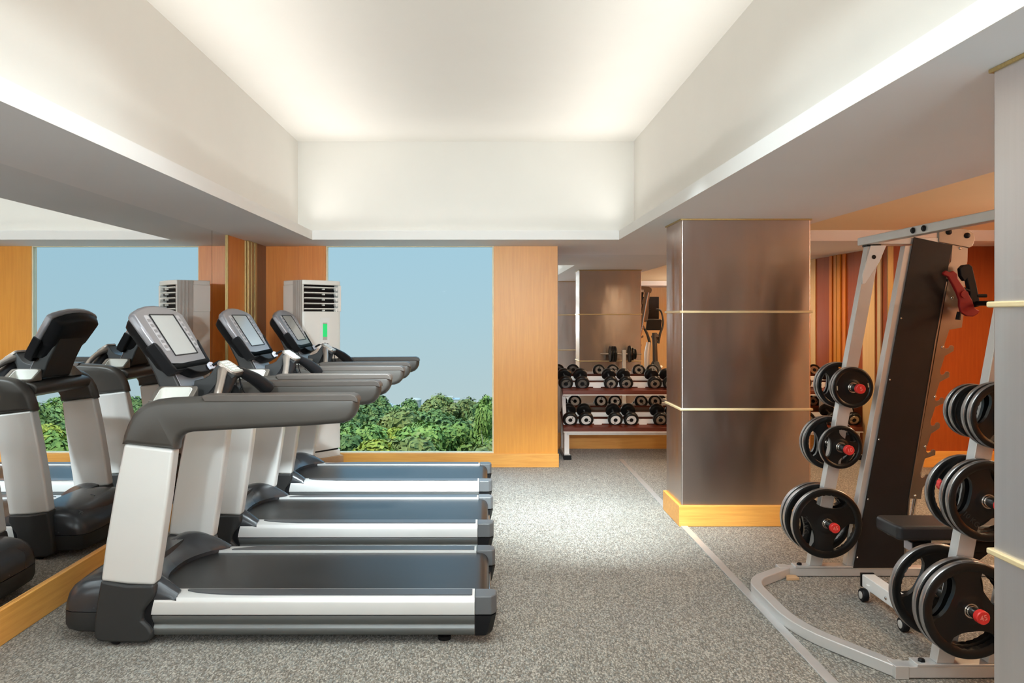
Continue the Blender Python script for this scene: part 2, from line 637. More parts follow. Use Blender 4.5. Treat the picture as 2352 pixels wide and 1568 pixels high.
# window wall: recessed cherry panel, protruding jamb, low sill wall, pier
bm = B()
box(bm, -2.75, -1.94, YB + 0.02, YB + 0.35, 0, S + 0.05)
structure('wall_back', bm, M['cherry'], smooth=False)
bm = B(); box(bm, -1.94, -1.664, YB - 0.02, YB + 0.12, 0, S + 0.05)
structure('trim_2', bm, M['cherry'], smooth=False)
bm = B(); box(bm, -1.664, 0.086, YB, YB + 0.02, 0, 0.145)
structure('wall_sill', bm, M['cherry'], smooth=False)
bm = B(); prism(bm, [(0.086, YB), (0.752, YB), (0.752, YN + 0.04), (0.74, YN + 0.04), (0.086, YB + 0.09)], 'xy', 0, S + 0.05)
structure('wall_pier', bm, M['wood'], smooth=False)
bm = B(); box(bm, -1.664, 0.765, YB - 0.016, YB, 0, 0.143)
structure('baseboard_back', bm, M['woodx'], bevel=0.003)
bm = B(); box(bm, 0.752, 0.758, YB + 0.012, YN, 0, S)
structure('trim_18', bm, M['brown'], smooth=False)  # unseen panel, added to darken what the far pillar reflects
bm = B(); box(bm, 0.752, 4.25, YN, YN + 0.04, 0, S + 0.05)
structure('wall_niche', bm, M['cherry'], smooth=False)
bm = B(); box(bm, 4.20, 4.45, YB, YN + 0.3, 0, S + 0.05)
structure('wall_niche_side', bm, M['door'], smooth=False)
bm = B(); box(bm, 4.45, 5.75, YB, YN + 0.3, 0, S + 0.05)
structure('wall_back_right', bm, M['door'], smooth=False)
bm = B(); box(bm, 0.752, 4.2, YN - 0.016, YN, 0, 0.19)
structure('baseboard_niche', bm, M['woodx'], bevel=0.003)
bm = B(); box(bm, 4.21, XR, YB - 0.016, YB, 0, 0.17)
structure('baseboard_right', bm, M['woodx'], bevel=0.003)
# mouldings on the niche side wall and its corner
for i, (y0, y1, d, m) in enumerate(((8.985, 9.06, 0.022, 'wood'), (8.86, 8.93, 0.018, 'cherry'), (8.20, 8.46, 0.014, 'cream'), (8.06, 8.13, 0.022, 'gold'))):
    bm = B(); box(bm, 4.20 - d, 4.20, y0, y1, 0, S)
    structure('trim_%d' % (3 + i), bm, M[m], bevel=0.004)
bm = B(); box(bm, 4.19, 4.25, YB - 0.02, YB, 0.0, S)
structure('trim_7', bm, M['brass'], bevel=0.004)
# door in the right wall (seen in the niche mirror)
bm = B(); box(bm, XR - 0.03, XR, 5.5, 6.55, 0, S - 0.02)
d1 = structure('door_1', bm, M['door'], bevel=0.004)
for (y0, y1) in ((5.42, 5.5), (6.55, 6.63)):
    bm = B(); box(bm, XR - 0.05, XR, y0, y1, 0, S - 0.01)
    structure('door_frame', bm, M['cream'], d1, bevel=0.004)
bm = B(); tube(bm, [(XR - 0.03, 5.62, 1.0), (XR - 0.08, 5.62, 1.0), (XR - 0.08, 5.74, 1.0)], 0.009)
structure('door_handle', bm, M['chrome'], d1)

# left wall: skirting, mirror panels, cherry panel and gilt mouldings
bm = B(); box(bm, XL - 0.01, XL + 0.018, YF, 6.85, 0, 0.17)
structure('baseboard_left', bm, M['woody'], bevel=0.004)
for i, (y0, y1, lab) in enumerate(((YF, 2.70, 'tall wall mirror beside the camera end of the treadmill row'),
                                   (2.70, 6.475, 'large wall mirror behind the nearest two treadmills'),
                                   (6.48, 6.835, 'narrow mirror strip between the large wall mirror and the gilt moulding'))):
    bm = B(); box(bm, XL - 0.007, XL, y0 + 0.0015, y1 - 0.0015, 0.172, S)
    tag(obj('wall_mirror', bm, M['mirror'], smooth=False), lab, 'mirror', 'mirror panels')
bm = B(); box(bm, 0.755, 4.195, YN - 0.008, YN, 0.192, S)
tag(obj('wall_mirror', bm, M['mirror'], smooth=False), 'wide wall mirror behind the dumbbell rack', 'mirror', 'mirror panels')
bm = B(); box(bm, XL - 0.01, XL + 0.012, 6.838, 6.858, 0.17, S)
structure('trim_8', bm, M['brass'], bevel=0.003)
bm = B(); box(bm, XL - 0.01, XL + 0.004, 6.86, 7.34, 0, S)
structure('trim_9', bm, M['cherry'], smooth=False)
bm = B()
box(bm, XL - 0.01, XL + 0.02, 7.34, 7.66, 0, S)
for y0 in (7.345, 7.44, 7.55):
    box(bm, XL + 0.02, XL + 0.045, y0, y0 + 0.07, 0, S)
structure('trim_10', bm, M['brass'], bevel=0.008)
bm = B(); box(bm, XL - 0.01, XL + 0.03, 7.66, YB + 0.02, 0, S)
structure('trim_11', bm, M['brown'], smooth=False)

# soffits: one ring round the tray plus the strip over the window, all one thickness
for nm, (x0, x1, y0, y1, z1), mt in (
        ('ceiling_soffit_left', (-2.75, LX0, -1.5, YB + 0.06, LT), 'soffit'),
        ('ceiling_soffit_right', (LX1, 2.58, LY0, LY1, LT), 'soffit'),
        ('ceiling_soffit_back', (LX0, 2.58, LY1, YB + 0.06, LT), 'soffit'),
        ('ceiling_soffit_bay', (2.58, 5.75, 7.39, YB + 0.06, 2.43), 'soffit'),
        ('ceiling_soffit_niche', (0.745, 5.75, YB + 0.06, YN + 0.04, LT), 'soffit'),
        ('ceiling_soffit_rear', (LX0, 5.75, -1.5, LY0, LT), 'soffit')):
    bm = B(); box(bm, x0, x1, y0, y1, S, z1)
    structure(nm, bm, M[mt], smooth=False)
# bright painted lips on the tray edge
t = 0.004
for nm, b6 in (('trim_12', (LX0, LX0 + t, LY0, LY1, S - 0.001, LT)), ('trim_13', (LX1 - t, LX1, LY0, LY1, S - 0.001, LT)),
               ('trim_14', (LX0, LX1, LY1 - t, LY1, S - 0.001, LT)), ('trim_15', (LX0, LX1, LY0, LY0 + t, S - 0.001, LT))):
    bm = B(); box(bm, *b6)
    structure(nm, bm, M['lip'], smooth=False)
d = 0.155
bm = B(); box(bm, -2.75, LX0 - d, -1.5, YB + 0.06, LT, 3.5)
structure('ceiling_tray_side_left', bm, M['paint'], smooth=False)
bm = B(); box(bm, LX1 + d, 2.58, -1.5, 9.4, LT, 3.5)
structure('ceiling_tray_side_right', bm, M['paint'], smooth=False)
bm = B(); box(bm, LX0 - d, LX1 + d, 7.35, YB + 0.06, LT, 3.5)
structure('ceiling_tray_side_back', bm, M['paint'], smooth=False)
bm = B(); box(bm, LX0 - d, LX1 + d, -1.5, LY0 - 0.09, LT, 3.5)
structure('ceiling_tray_side_rear', bm, M['paint'], smooth=False)
bm = B(); box(bm, -2.75, 2.6, -1.5, YB + 0.06, CT, 3.5)
structure('ceiling', bm, M['paint'], smooth=False)
# tan recess over the weights bay
bm = B(); box(bm, 2.58, 5.75, -1.5, 8.0, 2.408, 3.5)
structure('ceiling_weights_bay', bm, M['tan'], smooth=False)
bm = B(); box(bm, 2.58, XR, 7.386, 7.39, S - 0.001, 2.42)
structure('trim_16', bm, M['lip'], smooth=False)
bm = B(); box(bm, 2.58, XR, LY0, LY0 + 0.004, S - 0.001, 2.408)
structure('trim_17', bm, M['lip'], smooth=False)

# window
bm = B()
ring = ((-1.664, 0.086, 0.145, S), (-1.650, 0.072, 0.158, S - 0.006))
o_, i_ = ring
ring_prism(bm, [(o_[0], o_[2]), (o_[1], o_[2]), (o_[1], o_[3]), (o_[0], o_[3])],
           [(i_[0], i_[2]), (i_[1], i_[2]), (i_[1], i_[3]), (i_[0], i_[3])], YB + 0.002, YB + 0.06, plane='xz')
win = structure('window_1', bm, M['framecream'], bevel=0.002)
bm = B(); box(bm, -1.650, 0.072, YB + 0.030, YB + 0.036, 0.158, S - 0.006)
structure('window_pane', bm, M['glass'], win, smooth=False)


# ----------------------------------------------------------- steel pillars
def pillar(name, x0, x1, y0, y1, clad='steel'):
    bm = B(); box(bm, x0, x1, y0, y1, 0.0, S)
    p = structure(name, bm, M[clad], bevel=0.012, seg=3)
    for z in (0.874, 1.606):
        bm = B()
        e = 0.012
        o4 = [(x0 - e, y0 - e), (x1 + e, y0 - e), (x1 + e, y1 + e), (x0 - e, y1 + e)]
        i4 = [(x0 + e, y0 + e), (x1 - e, y0 + e), (x1 - e, y1 - e), (x0 + e, y1 - e)]
        ring_prism(bm, o4, i4, z - 0.009, z + 0.009)
        structure('gold_band', bm, M['gold'], p, bevel=0.005)
    bm = B()
    e = 0.008
    o4 = [(x0 - e, y0 - e), (x1 + e, y0 - e), (x1 + e, y1 + e), (x0 - e, y1 + e)]
    i4 = [(x0 + e, y0 + e), (x1 - e, y0 + e), (x1 - e, y1 - e), (x0 + e, y1 - e)]
    ring_prism(bm, o4, i4, S - 0.012, S)
    structure('top_bead', bm, M['brass'], p, bevel=0.003)
    bm = B()
    e = 0.022
    o4 = [(x0 - e, y0 - e), (x1 + e, y0 - e), (x1 + e, y1 + e), (x0 - e, y1 + e)]
    ring_prism(bm, o4, i4, 0.0, 0.155)
    structure('plinth_board', bm, M['woodx'], p, bevel=0.004)
    return p


pillar('pillar_1', 1.470, 2.444, 5.72, 6.195)
pillar('pillar_2', 1.505, 2.48, 1.79, 2.262, 'steel_lit')


# ------------------------------------------------------- lamps, mostly added out of view
P_TRAY, P_BAY, P_FRONT, P_COVE, P_FAR, P_TAN, P_AIM = 8.0, 32.0, 13.0, 32.0, 8.8, 32.0, 22.0
def area(name, parent, loc, direction, size, power, col, spread=150, size_y=None, shape='DISK'):
    ld = bpy.data.lights.new(name, 'AREA')
    ld.shape = shape
    ld.size = size
    if size_y:
        ld.size_y = size_y
    ld.energy = power
    ld.color = col
    ld.spread = math.radians(spread)
    lo = bpy.data.objects.new(name, ld)
    COL.objects.link(lo)
    q = Vector((0, 0, -1)).rotation_difference(Vector(direction).normalized())
    lo.rotation_mode = 'QUATERNION'
    lo.rotation_quaternion = q
    lo.location = rootm(parent).inverted() @ Vector(loc) if parent else loc
    if parent:
        lo.parent = parent
    return lo


def downlight(label, x, y, z, r, power, col, group, spread=160):
    t = thing('downlight', label, 'light', (x, y, z), group=group)
    bm = B(); lathe(bm, [(r, -0.001), (r + 0.03, -0.001), (r + 0.03, -0.012), (r + 0.012, -0.018), (r, -0.012), (r, -0.001)], Matrix.Translation((x, y, z)), 32, caps=False)
    obj('trim_ring', bm, M['lip'], t)
    bm = B(); lathe(bm, [(r, -0.003), (0.001, -0.003)], Matrix.Translation((x, y, z)), 32, caps=False)
    obj('reflector', bm, M['chrome'], t)
    area('lamp', t, (x, y, z - 0.016), (0, 0, -1), 2 * r * 0.95, power, col, spread)
    return t


WHITE = (0.83, 0.955, 1.0)
WARM = (1.0, 0.70, 0.42)
ORDL = ['first', 'second', 'third', 'fourth']
for i, y in enumerate((0.5, 1.5, 2.5, 3.4)):  # downlights added out of view as fill light, mainly for the near floor
    for j, x in enumerate((-0.9, -0.19, 0.52)):
        downlight('added round ceiling downlight in the tray, %s row from the rear wall, %s' % (ORDL[i], ('nearest the mirror', 'in the middle', 'nearest the pillars')[j]),
                  x, y, CT, 0.13, P_TRAY, WHITE, 'added downlights in the tray ceiling', 136)
for x, y, lab in ((4.62, 6.1, 'warm downlight in the tan ceiling nearest the window wall'), (4.62, 3.6, 'warm downlight in the tan ceiling beside the weight machine'),
                  (4.62, 1.0, 'warm downlight in the tan ceiling over the elliptical trainer')):
    downlight(lab, x, y, 2.408, 0.12, P_BAY * (1.7 if y > 6 else 0.7), WARM, 'downlights in the tan ceiling', 170)
for x, lab in ((2.45, 'added warm downlight in the niche above the middle of the dumbbell rack'), (3.3, 'added warm downlight in the niche above the far end of the dumbbell rack')):  # added behind the pillar to brighten the dark niche
    downlight(lab, x, 8.5, S, 0.07, 13.0, WARM, 'added downlights in the dumbbell niche', 170)
SPOTS = [(-0.85, 'added narrow spotlight aimed at the air conditioner corner', (-0.10, 1.0, -0.10), P_FAR, 50, 0.22),  # spots added behind the camera to lift the far end
         (0.25, 'added narrow spotlight aimed at the window sill', (-0.06, 1.0, -0.12), P_FAR, 50, 0.22),
         (1.15, 'added narrow spotlight aimed at the orange pier', (-0.06, 1.0, -0.10), P_FAR, 50, 0.22)]
for x, lab in ((-1.45, 'added fill lamp on the rear wall nearest the mirror'), (-0.45, 'added fill lamp on the rear wall behind the camera'), (0.75, 'added fill lamp on the rear wall near the pillar line')):  # added behind the camera as soft frontal fill
    z = 1.42
    t = thing('added_wall_lamp', lab, 'light', (x, YF, z), group='added wall lamps')
    bm = B(); box(bm, x - 0.22, x + 0.22, YF, YF + 0.05, z - 0.24, z + 0.24)
    obj('back_box', bm, M['lip'], t, bevel=0.01)
    area('lamp', t, (x, YF + 0.055, z), (0, 1, 0.0), 0.42, P_FRONT, WHITE, 160, 0.46, 'RECTANGLE')
for x, lab, dr, pw, sp, sz in SPOTS:
    y, z = -0.45, 2.16
    t = thing('added_spotlight', lab, 'light', (x, y, S), group='added spotlights')
    dr = Vector(dr).normalized()
    bm = B(); lathe(bm, [(0.05, -0.14), (0.11, -0.10), (0.15, -0.002), (0.15, 0.02), (0.14, 0.02), (0.14, 0.0), (0.001, -0.01)], axis_matrix((x, y, z), dr), 28)
    obj('housing', bm, M['black'], t)
    bm = B(); cyl(bm, (x, y - 0.06, z + 0.05), (0, 0, 1), 0.012, S - z - 0.05)
    obj('stem', bm, M['black'], t)
    area('lamp', t, Vector((x, y, z)) + dr * 0.022, dr, sz, pw, WHITE, sp)
for i, (y, lab) in enumerate(((1.4, 'added bronze uplighter on the right wall beside the elliptical trainer'), (3.0, 'added bronze uplighter on the right wall level with the bench'), (4.6, 'added bronze uplighter on the right wall level with the far weight frame'))):  # added out of view to brighten the tan ceiling
    x, z = XR - 0.12, 1.75
    t = thing('added_uplighter', lab, 'light', (XR, y, z), group='added wall uplighters')
    bm = B(); loft(bm, [[(x + a * r, y + b_ * r, zz) for a, b_ in ((-1, -1.6), (1, -1.6), (1, 1.6), (-1, 1.6))] for r, zz in ((0.03, z - 0.1), (0.09, z + 0.02), (0.08, z + 0.02), (0.07, z - 0.02))])
    obj('bowl', bm, M['brass'], t, smooth=False)
    bm = B(); box(bm, x + 0.02, XR, y - 0.03, y + 0.03, z - 0.07, z - 0.02)
    obj('bracket', bm, M['brass'], t)
    area('lamp', t, (x, y, z + 0.025), (-0.35, 0, 1), 0.12, P_TAN, (0.96, 0.94, 0.88), 170)
for x, tx, lab in ((-0.55, -0.9, 'added tilted spot in the tray aimed between the far treadmills'), (0.15, 0.55, 'added tilted spot in the tray aimed at the carpet before the pier'), (0.75, 1.0, 'added tilted spot in the tray aimed at the carpet by the far pillar')):  # added out of view to brighten the floor towards the window
    p = Vector((x, 3.75, CT - 0.06))
    dr = (Vector((tx, 6.15, 0)) - p).normalized()
    t = thing('added_tilted_spot', lab, 'light', (x, 3.75, CT), group='added tilted spots in the tray')
    bm = B(); lathe(bm, [(0.03, -0.08), (0.07, -0.06), (0.085, 0.0), (0.085, 0.015), (0.078, 0.015), (0.076, 0.0), (0.001, -0.01)], axis_matrix(p, dr), 24)
    obj('housing', bm, M['lip'], t)
    area('lamp', t, p + dr * 0.016, dr, 0.14, P_AIM, (0.80, 0.94, 1.0), 42)
for lab, p, dr, L in (('cove strip light on the ledge above the treadmill wall', (LX0 - 0.05, 3.75, LT + 0.012), (0.65, 0, 1), (0.05, 6.9)),
                      ('cove strip light on the ledge above the pillars', (LX1 + 0.05, 3.75, LT + 0.012), (-0.65, 0, 1), (0.05, 6.9)),
                      ('cove strip light on the ledge above the window', ((LX0 + LX1) / 2, LY1 + 0.03, LT + 0.012), (0, -0.65, 1), (2.9, 0.04))):
    t = thing('cove_light', lab, 'light', (p[0], p[1], LT), group='cove strip lights')
    bm = B(); box(bm, p[0] - L[0] / 2 - 0.004, p[0] + L[0] / 2 + 0.004, p[1] - L[1] / 2 - 0.004, p[1] + L[1] / 2 + 0.004, LT, LT + 0.006)
    obj('channel', bm, M['lip'], t, smooth=False)
    area('lamp', t, p, dr, L[0], P_COVE * (1.0 if L[1] > 1 else 0.12), (0.98, 0.955, 0.915), 118, L[1], 'RECTANGLE')
# ---------------------------------------------------------------- treadmill
def sgn_pts(pts, s):
    return [(p[0], p[1] * s) for p in pts]


def make_treadmill():
    R = thing('treadmill', 'x', 'treadmill', (-1.0, 0, 0), group='treadmills in a row along the mirror')
    # motor cover: lower pan and upper hood
    outline = [(-1.70, -0.40), (-1.92, -0.40), (-1.99, -0.395), (-2.03, -0.375), (-2.052, -0.33), (-2.062, -0.2), (-2.064, 0)]
    outline = outline + [(x, -y) for x, y in reversed(outline[:-1])]
    rings = []
    for z, k, dx in ((0.045, 0.93, 0.03), (0.058, 0.975, 0.01), (0.085, 1.0, 0.0), (0.148, 1.0, 0.0)):
        rings.append([(max(x + dx, -9) if x < -1.75 else x, y * k, z) for x, y in outline])
    bm = B(); loft(bm, rings)
    obj('lower_pan', bm, M['dark'], R, angle=30)
    rings = []
    for z, k, dx in ((0.1525, 1.0, 0.0), (0.185, 1.0, 0.004), (0.225, 0.992, 0.016), (0.258, 0.975, 0.04), (0.283, 0.95, 0.075),
                     (0.302, 0.88, 0.12), (0.314, 0.72, 0.18), (0.320, 0.45, 0.235), (0.322, 0.2, 0.27)):
        rings.append([(min(x + dx, -1.70) if x < -1.75 else x, y * k, z) for x, y in outline])
    bm = B(); loft(bm, rings)
    obj('motor_hood', bm, M['hood'], R, angle=50)
    # shroud in front of the belt with a hollow rear edge
    bm = B()
    nu, nv = 40, 10
    grid = []
    for i in range(nu + 1):
        w = -0.412 + 0.824 * i / nu
        a = min(1.0, abs(w) / 0.345)
        xr = -1.645 + 0.165 * a ** 2.6
        row = []
        for j in range(nv + 1):
            q = j / nv
            x = -1.765 + (xr + 1.765) * q
            z = 0.318 - 0.078 * q ** 1.8
            if abs(w) > 0.22:
                k = math.sin(PI * min(1, (abs(w) - 0.22) / 0.19))
                z += 0.030 * k * math.sin(PI * min(1, q * 1.0)) ** 0.8
            if abs(w) > 0.38:
                z -= 0.03 * ((abs(w) - 0.38) / 0.032) ** 2
            row.append(bm.verts.new((x, w, z)))
        grid.append(row)
    low = [[bm.verts.new((v.co.x - (0.006 if j == nv else 0), v.co.y, 0.215)) for j, v in enumerate(r)] for r in grid]
    for i in range(nu):
        for j in range(nv):
            bm.faces.new((grid[i][j], grid[i + 1][j], grid[i + 1][j + 1], grid[i][j + 1]))
    for i in range(nu):
        for j in (0, nv):
            bm.faces.new((grid[i][j], grid[i + 1][j], low[i + 1][j], low[i][j]))
    for j in range(nv):
        for i in (0, nu):
            bm.faces.new((grid[i][j], grid[i][j + 1], low[i][j + 1], low[i][j]))
    obj('belt_shroud', bm, M['hood'], R, angle=45)

    s = 483.0
    P = lambda L: [(fx(a, s), fz(b, s)) for a, b in L]
    boot = P([(230, 1333), (290, 1343), (353, 1343), (356, 1366), (343, 1385), (328, 1405), (326, 1425), (342, 1440), (350, 1455), (346, 1470), (332, 1478),
              (228, 1475), (214, 1466), (216, 1425), (222, 1380)])
    up = P([(283, 1019), (338, 1026), (397, 1033), (384, 1140), (368, 1250), (353, 1346), (290, 1343), (229, 1336), (240, 1250), (262, 1120)])
    arm = P([(275, 1022), (279, 1000), (288, 975), (300, 953), (316, 936), (334, 925), (356, 918.5), (390, 914.5), (465, 911), (640, 909.5), (806, 908), (815, 911), (820.5, 918),
             (822, 928), (820, 942), (813, 956), (802, 967), (786, 973.5), (700, 980), (560, 987), (440, 993.5), (424, 996.5), (413, 1003), (406.5, 1014), (403, 1034), (340, 1028)])
    pad = P([(462, 911.5), (466, 907.2), (640, 905.6), (806, 904.8), (816, 908), (821.5, 916), (822.5, 925), (806, 921), (640, 922.5), (470, 923)])
    for sd in (-1, 1):
        y0, y1 = sorted((sd * 0.432, sd * 0.345))
        bm = B(); prism(bm, up, 'xz', y0, y1)
        obj('upright', bm, M['upright'], R, bevel=0.016, seg=3)
        y0, y1 = sorted((sd * 0.438, sd * 0.33))
        bm = B(); prism(bm, boot, 'xz', y0, y1)
        obj('upright_boot', bm, M['dark'], R, bevel=0.018, seg=3)
        bm = B(); pillow(bm, resample(arm, 0.018), 0.051, 0.030, 0.046, sd * 0.389)
        h = obj('handrail', bm, M['arm'], R, angle=60)
        y0, y1 = sorted((sd * 0.4415, sd * 0.3365))
        bm = B(); prism(bm, pad, 'xz', y0, y1)
        obj('rail_pad', bm, M['pad'], h, bevel=0.007, seg=3)
        # side rail, its lower skirt, foot strip and end cap
        sec = [(-0.412, 0.1435), (-0.4135, 0.16), (-0.4135, 0.198), (-0.411, 0.212), (-0.404, 0.2225), (-0.393, 0.228), (-0.306, 0.231), (-0.306, 0.205), (-0.35, 0.1435)]
        bm = B(); prism(bm, sgn_pts([(0, 0)], 1) and [(p[0] * -sd, p[1]) for p in sec], 'yz', -1.615, -0.052)
        obj('side_rail', bm, M['silver'], R, angle=25)
        sec = [(-0.409, 0.1385), (-0.411, 0.125), (-0.409, 0.108), (-0.403, 0.098), (-0.4025, 0.092), (-0.409, 0.082), (-0.411, 0.065), (-0.408, 0.05), (-0.400, 0.043), (-0.34, 0.043), (-0.34, 0.1385)]
        bm = B(); prism(bm, [(p[0] * -sd, p[1]) for p in sec], 'yz', -1.60, -0.052)
        obj('rail_skirt', bm, M['skirt'], R, angle=40)
        strip = [(-1.455, -0.314), (-1.46, -0.325), (-1.452, -0.337), (-1.41, -0.356), (-1.33, -0.376), (-1.22, -0.388), (-1.08, -0.392), (-0.072, -0.392), (-0.064, -0.388), (-0.064, -0.314)]
        bm = B(); prism(bm, [(p[0], p[1] * -sd) for p in strip], 'xy', 0.226, 0.2335)
        obj('foot_strip', bm, M['grip'], R, bevel=0.0015, seg=1)
        bm = B()
        pl = [(-0.0505, -0.4145), (0.028, -0.4145), (0.052, -0.385), (0.056, -0.33), (0.040, -0.304), (-0.0505, -0.304)]
        prism(bm, [(p[0], p[1] * -sd) for p in pl], 'xy', 0.1425, 0.2315)
        obj('end_cap', bm, M['cap'], R, bevel=0.006, seg=2)
        bm = B()
        loft(bm, [[(p[0] - dx if p[0] > 0 else p[0], p[1] * -sd * k, z) for p in pl] for z, dx, k in ((0.042, 0.030, 0.985), (0.06, 0.018, 0.995), (0.1385, 0.0, 1.0))])
        obj('end_cap_base', bm, M['black'], R, angle=35)
        bm = B(); cyl(bm, (-0.2, sd * 0.34, 0.0), (0, 0, 1), 0.032, 0.018); cyl(bm, (-0.2, sd * 0.34, 0.018), (0, 0, 1), 0.012, 0.06)
        obj('foot', bm, M['black'], R)
        bm = B(); lathe(bm, [(0.006, -0.02), (0.024, -0.019), (0.030, -0.012), (0.030, 0.012), (0.024, 0.019), (0.006, 0.02)], axis_matrix((-1.77, sd * 0.40, 0.030), (0, 1, 0)))
        obj('wheel', bm, M['black'], R)
        bm = B(); prism(bm, [(-1.625, 0.05), (-1.615, 0.045), (-1.59, 0.045), (-1.59, 0.1), (-1.60, 0.145), (-1.585, 0.215), (-1.60, 0.225), (-1.635, 0.19), (-1.648, 0.14), (-1.642, 0.11)], 'xz', *sorted((sd * 0.4155, sd * 0.33)))
        obj('rail_end_trim', bm, M['black'], R, bevel=0.006)
    # bed under the belt
    bm = B(); box(bm, -1.68, -0.08, -0.335, 0.335, 0.07, 0.205)
    obj('bed_frame', bm, M['black'], R, smooth=False)
    prof = [(-1.70, 0.218), (-0.055, 0.218)]
    cxr, czr, rr = -0.030, 0.170, 0.048
    prof += [(cxr + rr * math.sin(a), czr + rr * math.cos(a)) for a in [PI * k / 12 for k in range(0, 13)]]
    prof += [(-0.1, 0.122), (-0.1, 0.16), (-1.70, 0.2075)]
    bm = B(); prism(bm, prof, 'xz', -0.303, 0.303)
    obj('running_belt', bm, M['belt'], R, angle=30)
    bm = B(); cyl(bm, (0.022, -0.30, 0.115), (0, 1, 0), 0.007, 0.6, 10)
    obj('rear_axle', bm, M['chrome'], R)

    # dash between the rails
    dash = [(-1.70, 1.06), (-1.715, 1.10), (-1.69, 1.125), (-1.64, 1.140), (-1.52, 1.143), (-1.445, 1.140), (-1.425, 1.12), (-1.435, 1.08), (-1.50, 1.05), (-1.62, 1.035)]
    bm = B(); prism(bm, dash, 'xz', -0.345, 0.345)
    obj('dash', bm, M['arm'], R, bevel=0.014, seg=3)
    for sd in (-1, 1):
        yo = sorted((sd * 0.335, sd * 0.185))
        outer = rrect(-1.66, -1.452, yo[0], yo[1], 0.03)
        inner = rrect(-1.642, -1.478, yo[0] + 0.015, yo[1] - 0.015, 0.022)
        bm = B(); ring_prism(bm, outer, inner, 1.14, 1.218)
        def scoop(bm_):
            for v in bm_.verts:
                if v.co.z > 1.175:
                    v.co.z -= 0.060 * max(0.0, min(1.0, (abs(v.co.y) - 0.20) / 0.10))
        scoop(bm)
        fr = obj('tray_rim', bm, M['bronze'], R, bevel=0.005)
        mid = rrect(-1.637, -1.483, yo[0] + 0.020, yo[1] - 0.020, 0.018)
        bm = B()
        ring_prism(bm, inner, mid, 1.14, 1.213)
        scoop(bm)
        bm.faces.new([bm.verts.new((x, y, 1.1445)) for x, y in mid])
        obj('tray_liner', bm, M['tray'], fr)
    # mast and console
    mast = [(-1.78, 1.47), (-1.772, 1.44), (-1.735, 1.36), (-1.69, 1.27), (-1.645, 1.15), (-1.555, 1.15), (-1.555, 1.21), (-1.60, 1.30), (-1.66, 1.40), (-1.735, 1.515), (-1.765, 1.51)]
    bm = B(); prism(bm, mast, 'xz', -0.175, 0.175)
    obj('mast', bm, M['dark'], R, bevel=0.014, seg=3)
    bm = B(); prism(bm, [(-1.553, 1.205), (-1.549, 1.205), (-1.60, 1.31), (-1.604, 1.31)], 'xz', -0.165, 0.165)
    obj('mast_face', bm, M['bezel'], R, bevel=0.001, seg=1)
    Mc = Matrix(((0, -0.544, 0.839, -1.562), (1, 0, 0, 0.012), (0, 0.839, 0.544, 1.312), (0, 0, 0, 1)))
    half = [(0.222, 0.0), (0.236, 0.03), (0.246, 0.10), (0.258, 0.122), (0.280, 0.142), (0.292, 0.22), (0.304, 0.315), (0.298, 0.331), (0.262, 0.347), (0.19, 0.365), (0.10, 0.379), (0.0, 0.384)]
    face = half + [(-u, t) for u, t in reversed(half[:-1])]
    bm = B(); prism(bm, face, 'xy', -0.044, 0.0, Mc)
    bez = obj('console_bezel', bm, M['bezel'], R, bevel=0.016, seg=4)
    bm = B()
    loft(bm, [[Mc @ Vector((u * k, 0.19 + (t - 0.19) * kt, n)) for u, t in face] for n, k, kt in ((-0.040, 0.93, 0.93), (-0.065, 0.90, 0.90), (-0.098, 0.80, 0.82), (-0.110, 0.70, 0.74))])
    obj('console_back', bm, M['black'], R, angle=50)
    o4 = rrect(-0.145, 0.165, 0.066, 0.322, 0.006, 3)
    i4 = rrect(-0.138, 0.152, 0.071, 0.316, 0.004, 3)
    bm = B(); ring_prism(bm, o4, i4, -0.004, 0.0035, Mc)
    obj('screen_surround', bm, M['black'], bez)
    bm = B(); prism(bm, i4, 'xy', -0.004, 0.0012, Mc)
    obj('screen', bm, M['screen'], bez)
    for u0, u1 in ((-0.212, -0.162), (0.182, 0.228)):
        bm = B(); prism(bm, rrect(u0, u1, 0.10, 0.315, 0.008, 4), 'xy', -0.004, 0.0014, Mc)
        kb = obj('button_panel', bm, M['button'], bez)
        bm = B()
        for k in range(6):
            prism(bm, rrect(u0 + 0.008, u1 - 0.008, 0.115 + k * 0.032, 0.115 + k * 0.032 + 0.018, 0.004, 3), 'xy', 0.001, 0.0022, Mc)
        obj('buttons', bm, M['bezel'], kb)
    U = [(-0.288, 0.158), (-0.262, 0.012), (-0.240, -0.020), (0.240, -0.020), (0.262, 0.012), (0.288, 0.158), (0.268, 0.150), (0.252, 0.118), (0.243, 0.03), (0.228, -0.002), (-0.228, -0.002), (-0.243, 0.03), (-0.252, 0.118), (-0.268, 0.150)]
    bm = B(); prism(bm, U, 'xy', -0.056, 0.004, Mc)
    obj('console_bumper', bm, M['black'], R, bevel=0.012, seg=3)
    bm = B(); prism(bm, [(-0.14, -0.018), (-0.06, -0.046), (0.0, -0.056), (0.2, -0.056), (0.222, -0.040), (0.20, -0.012), (-0.12, -0.012)], 'xy', -0.05, 0.016, Mc)
    obj('reader_lip', bm, M['black'], R, bevel=0.01, seg=3)
    bm = B(); prism(bm, [(0.115, -0.054), (0.195, -0.054), (0.20, -0.035), (0.185, -0.014), (0.15, -0.010), (0.12, -0.018), (0.108, -0.034)], 'xy', 0.02, 0.032, Mc)
    jk = obj('jack_plate', bm, M['jack'], R, bevel=0.003)
    q0 = Mc @ Vector((0.165, -0.034, 0.03)); q1 = Mc @ Vector((0.175, -0.036, 0.075))
    bm = B(); tube(bm, [q0, q1], 0.0085, 10)
    obj('plug', bm, M['black'], jk)
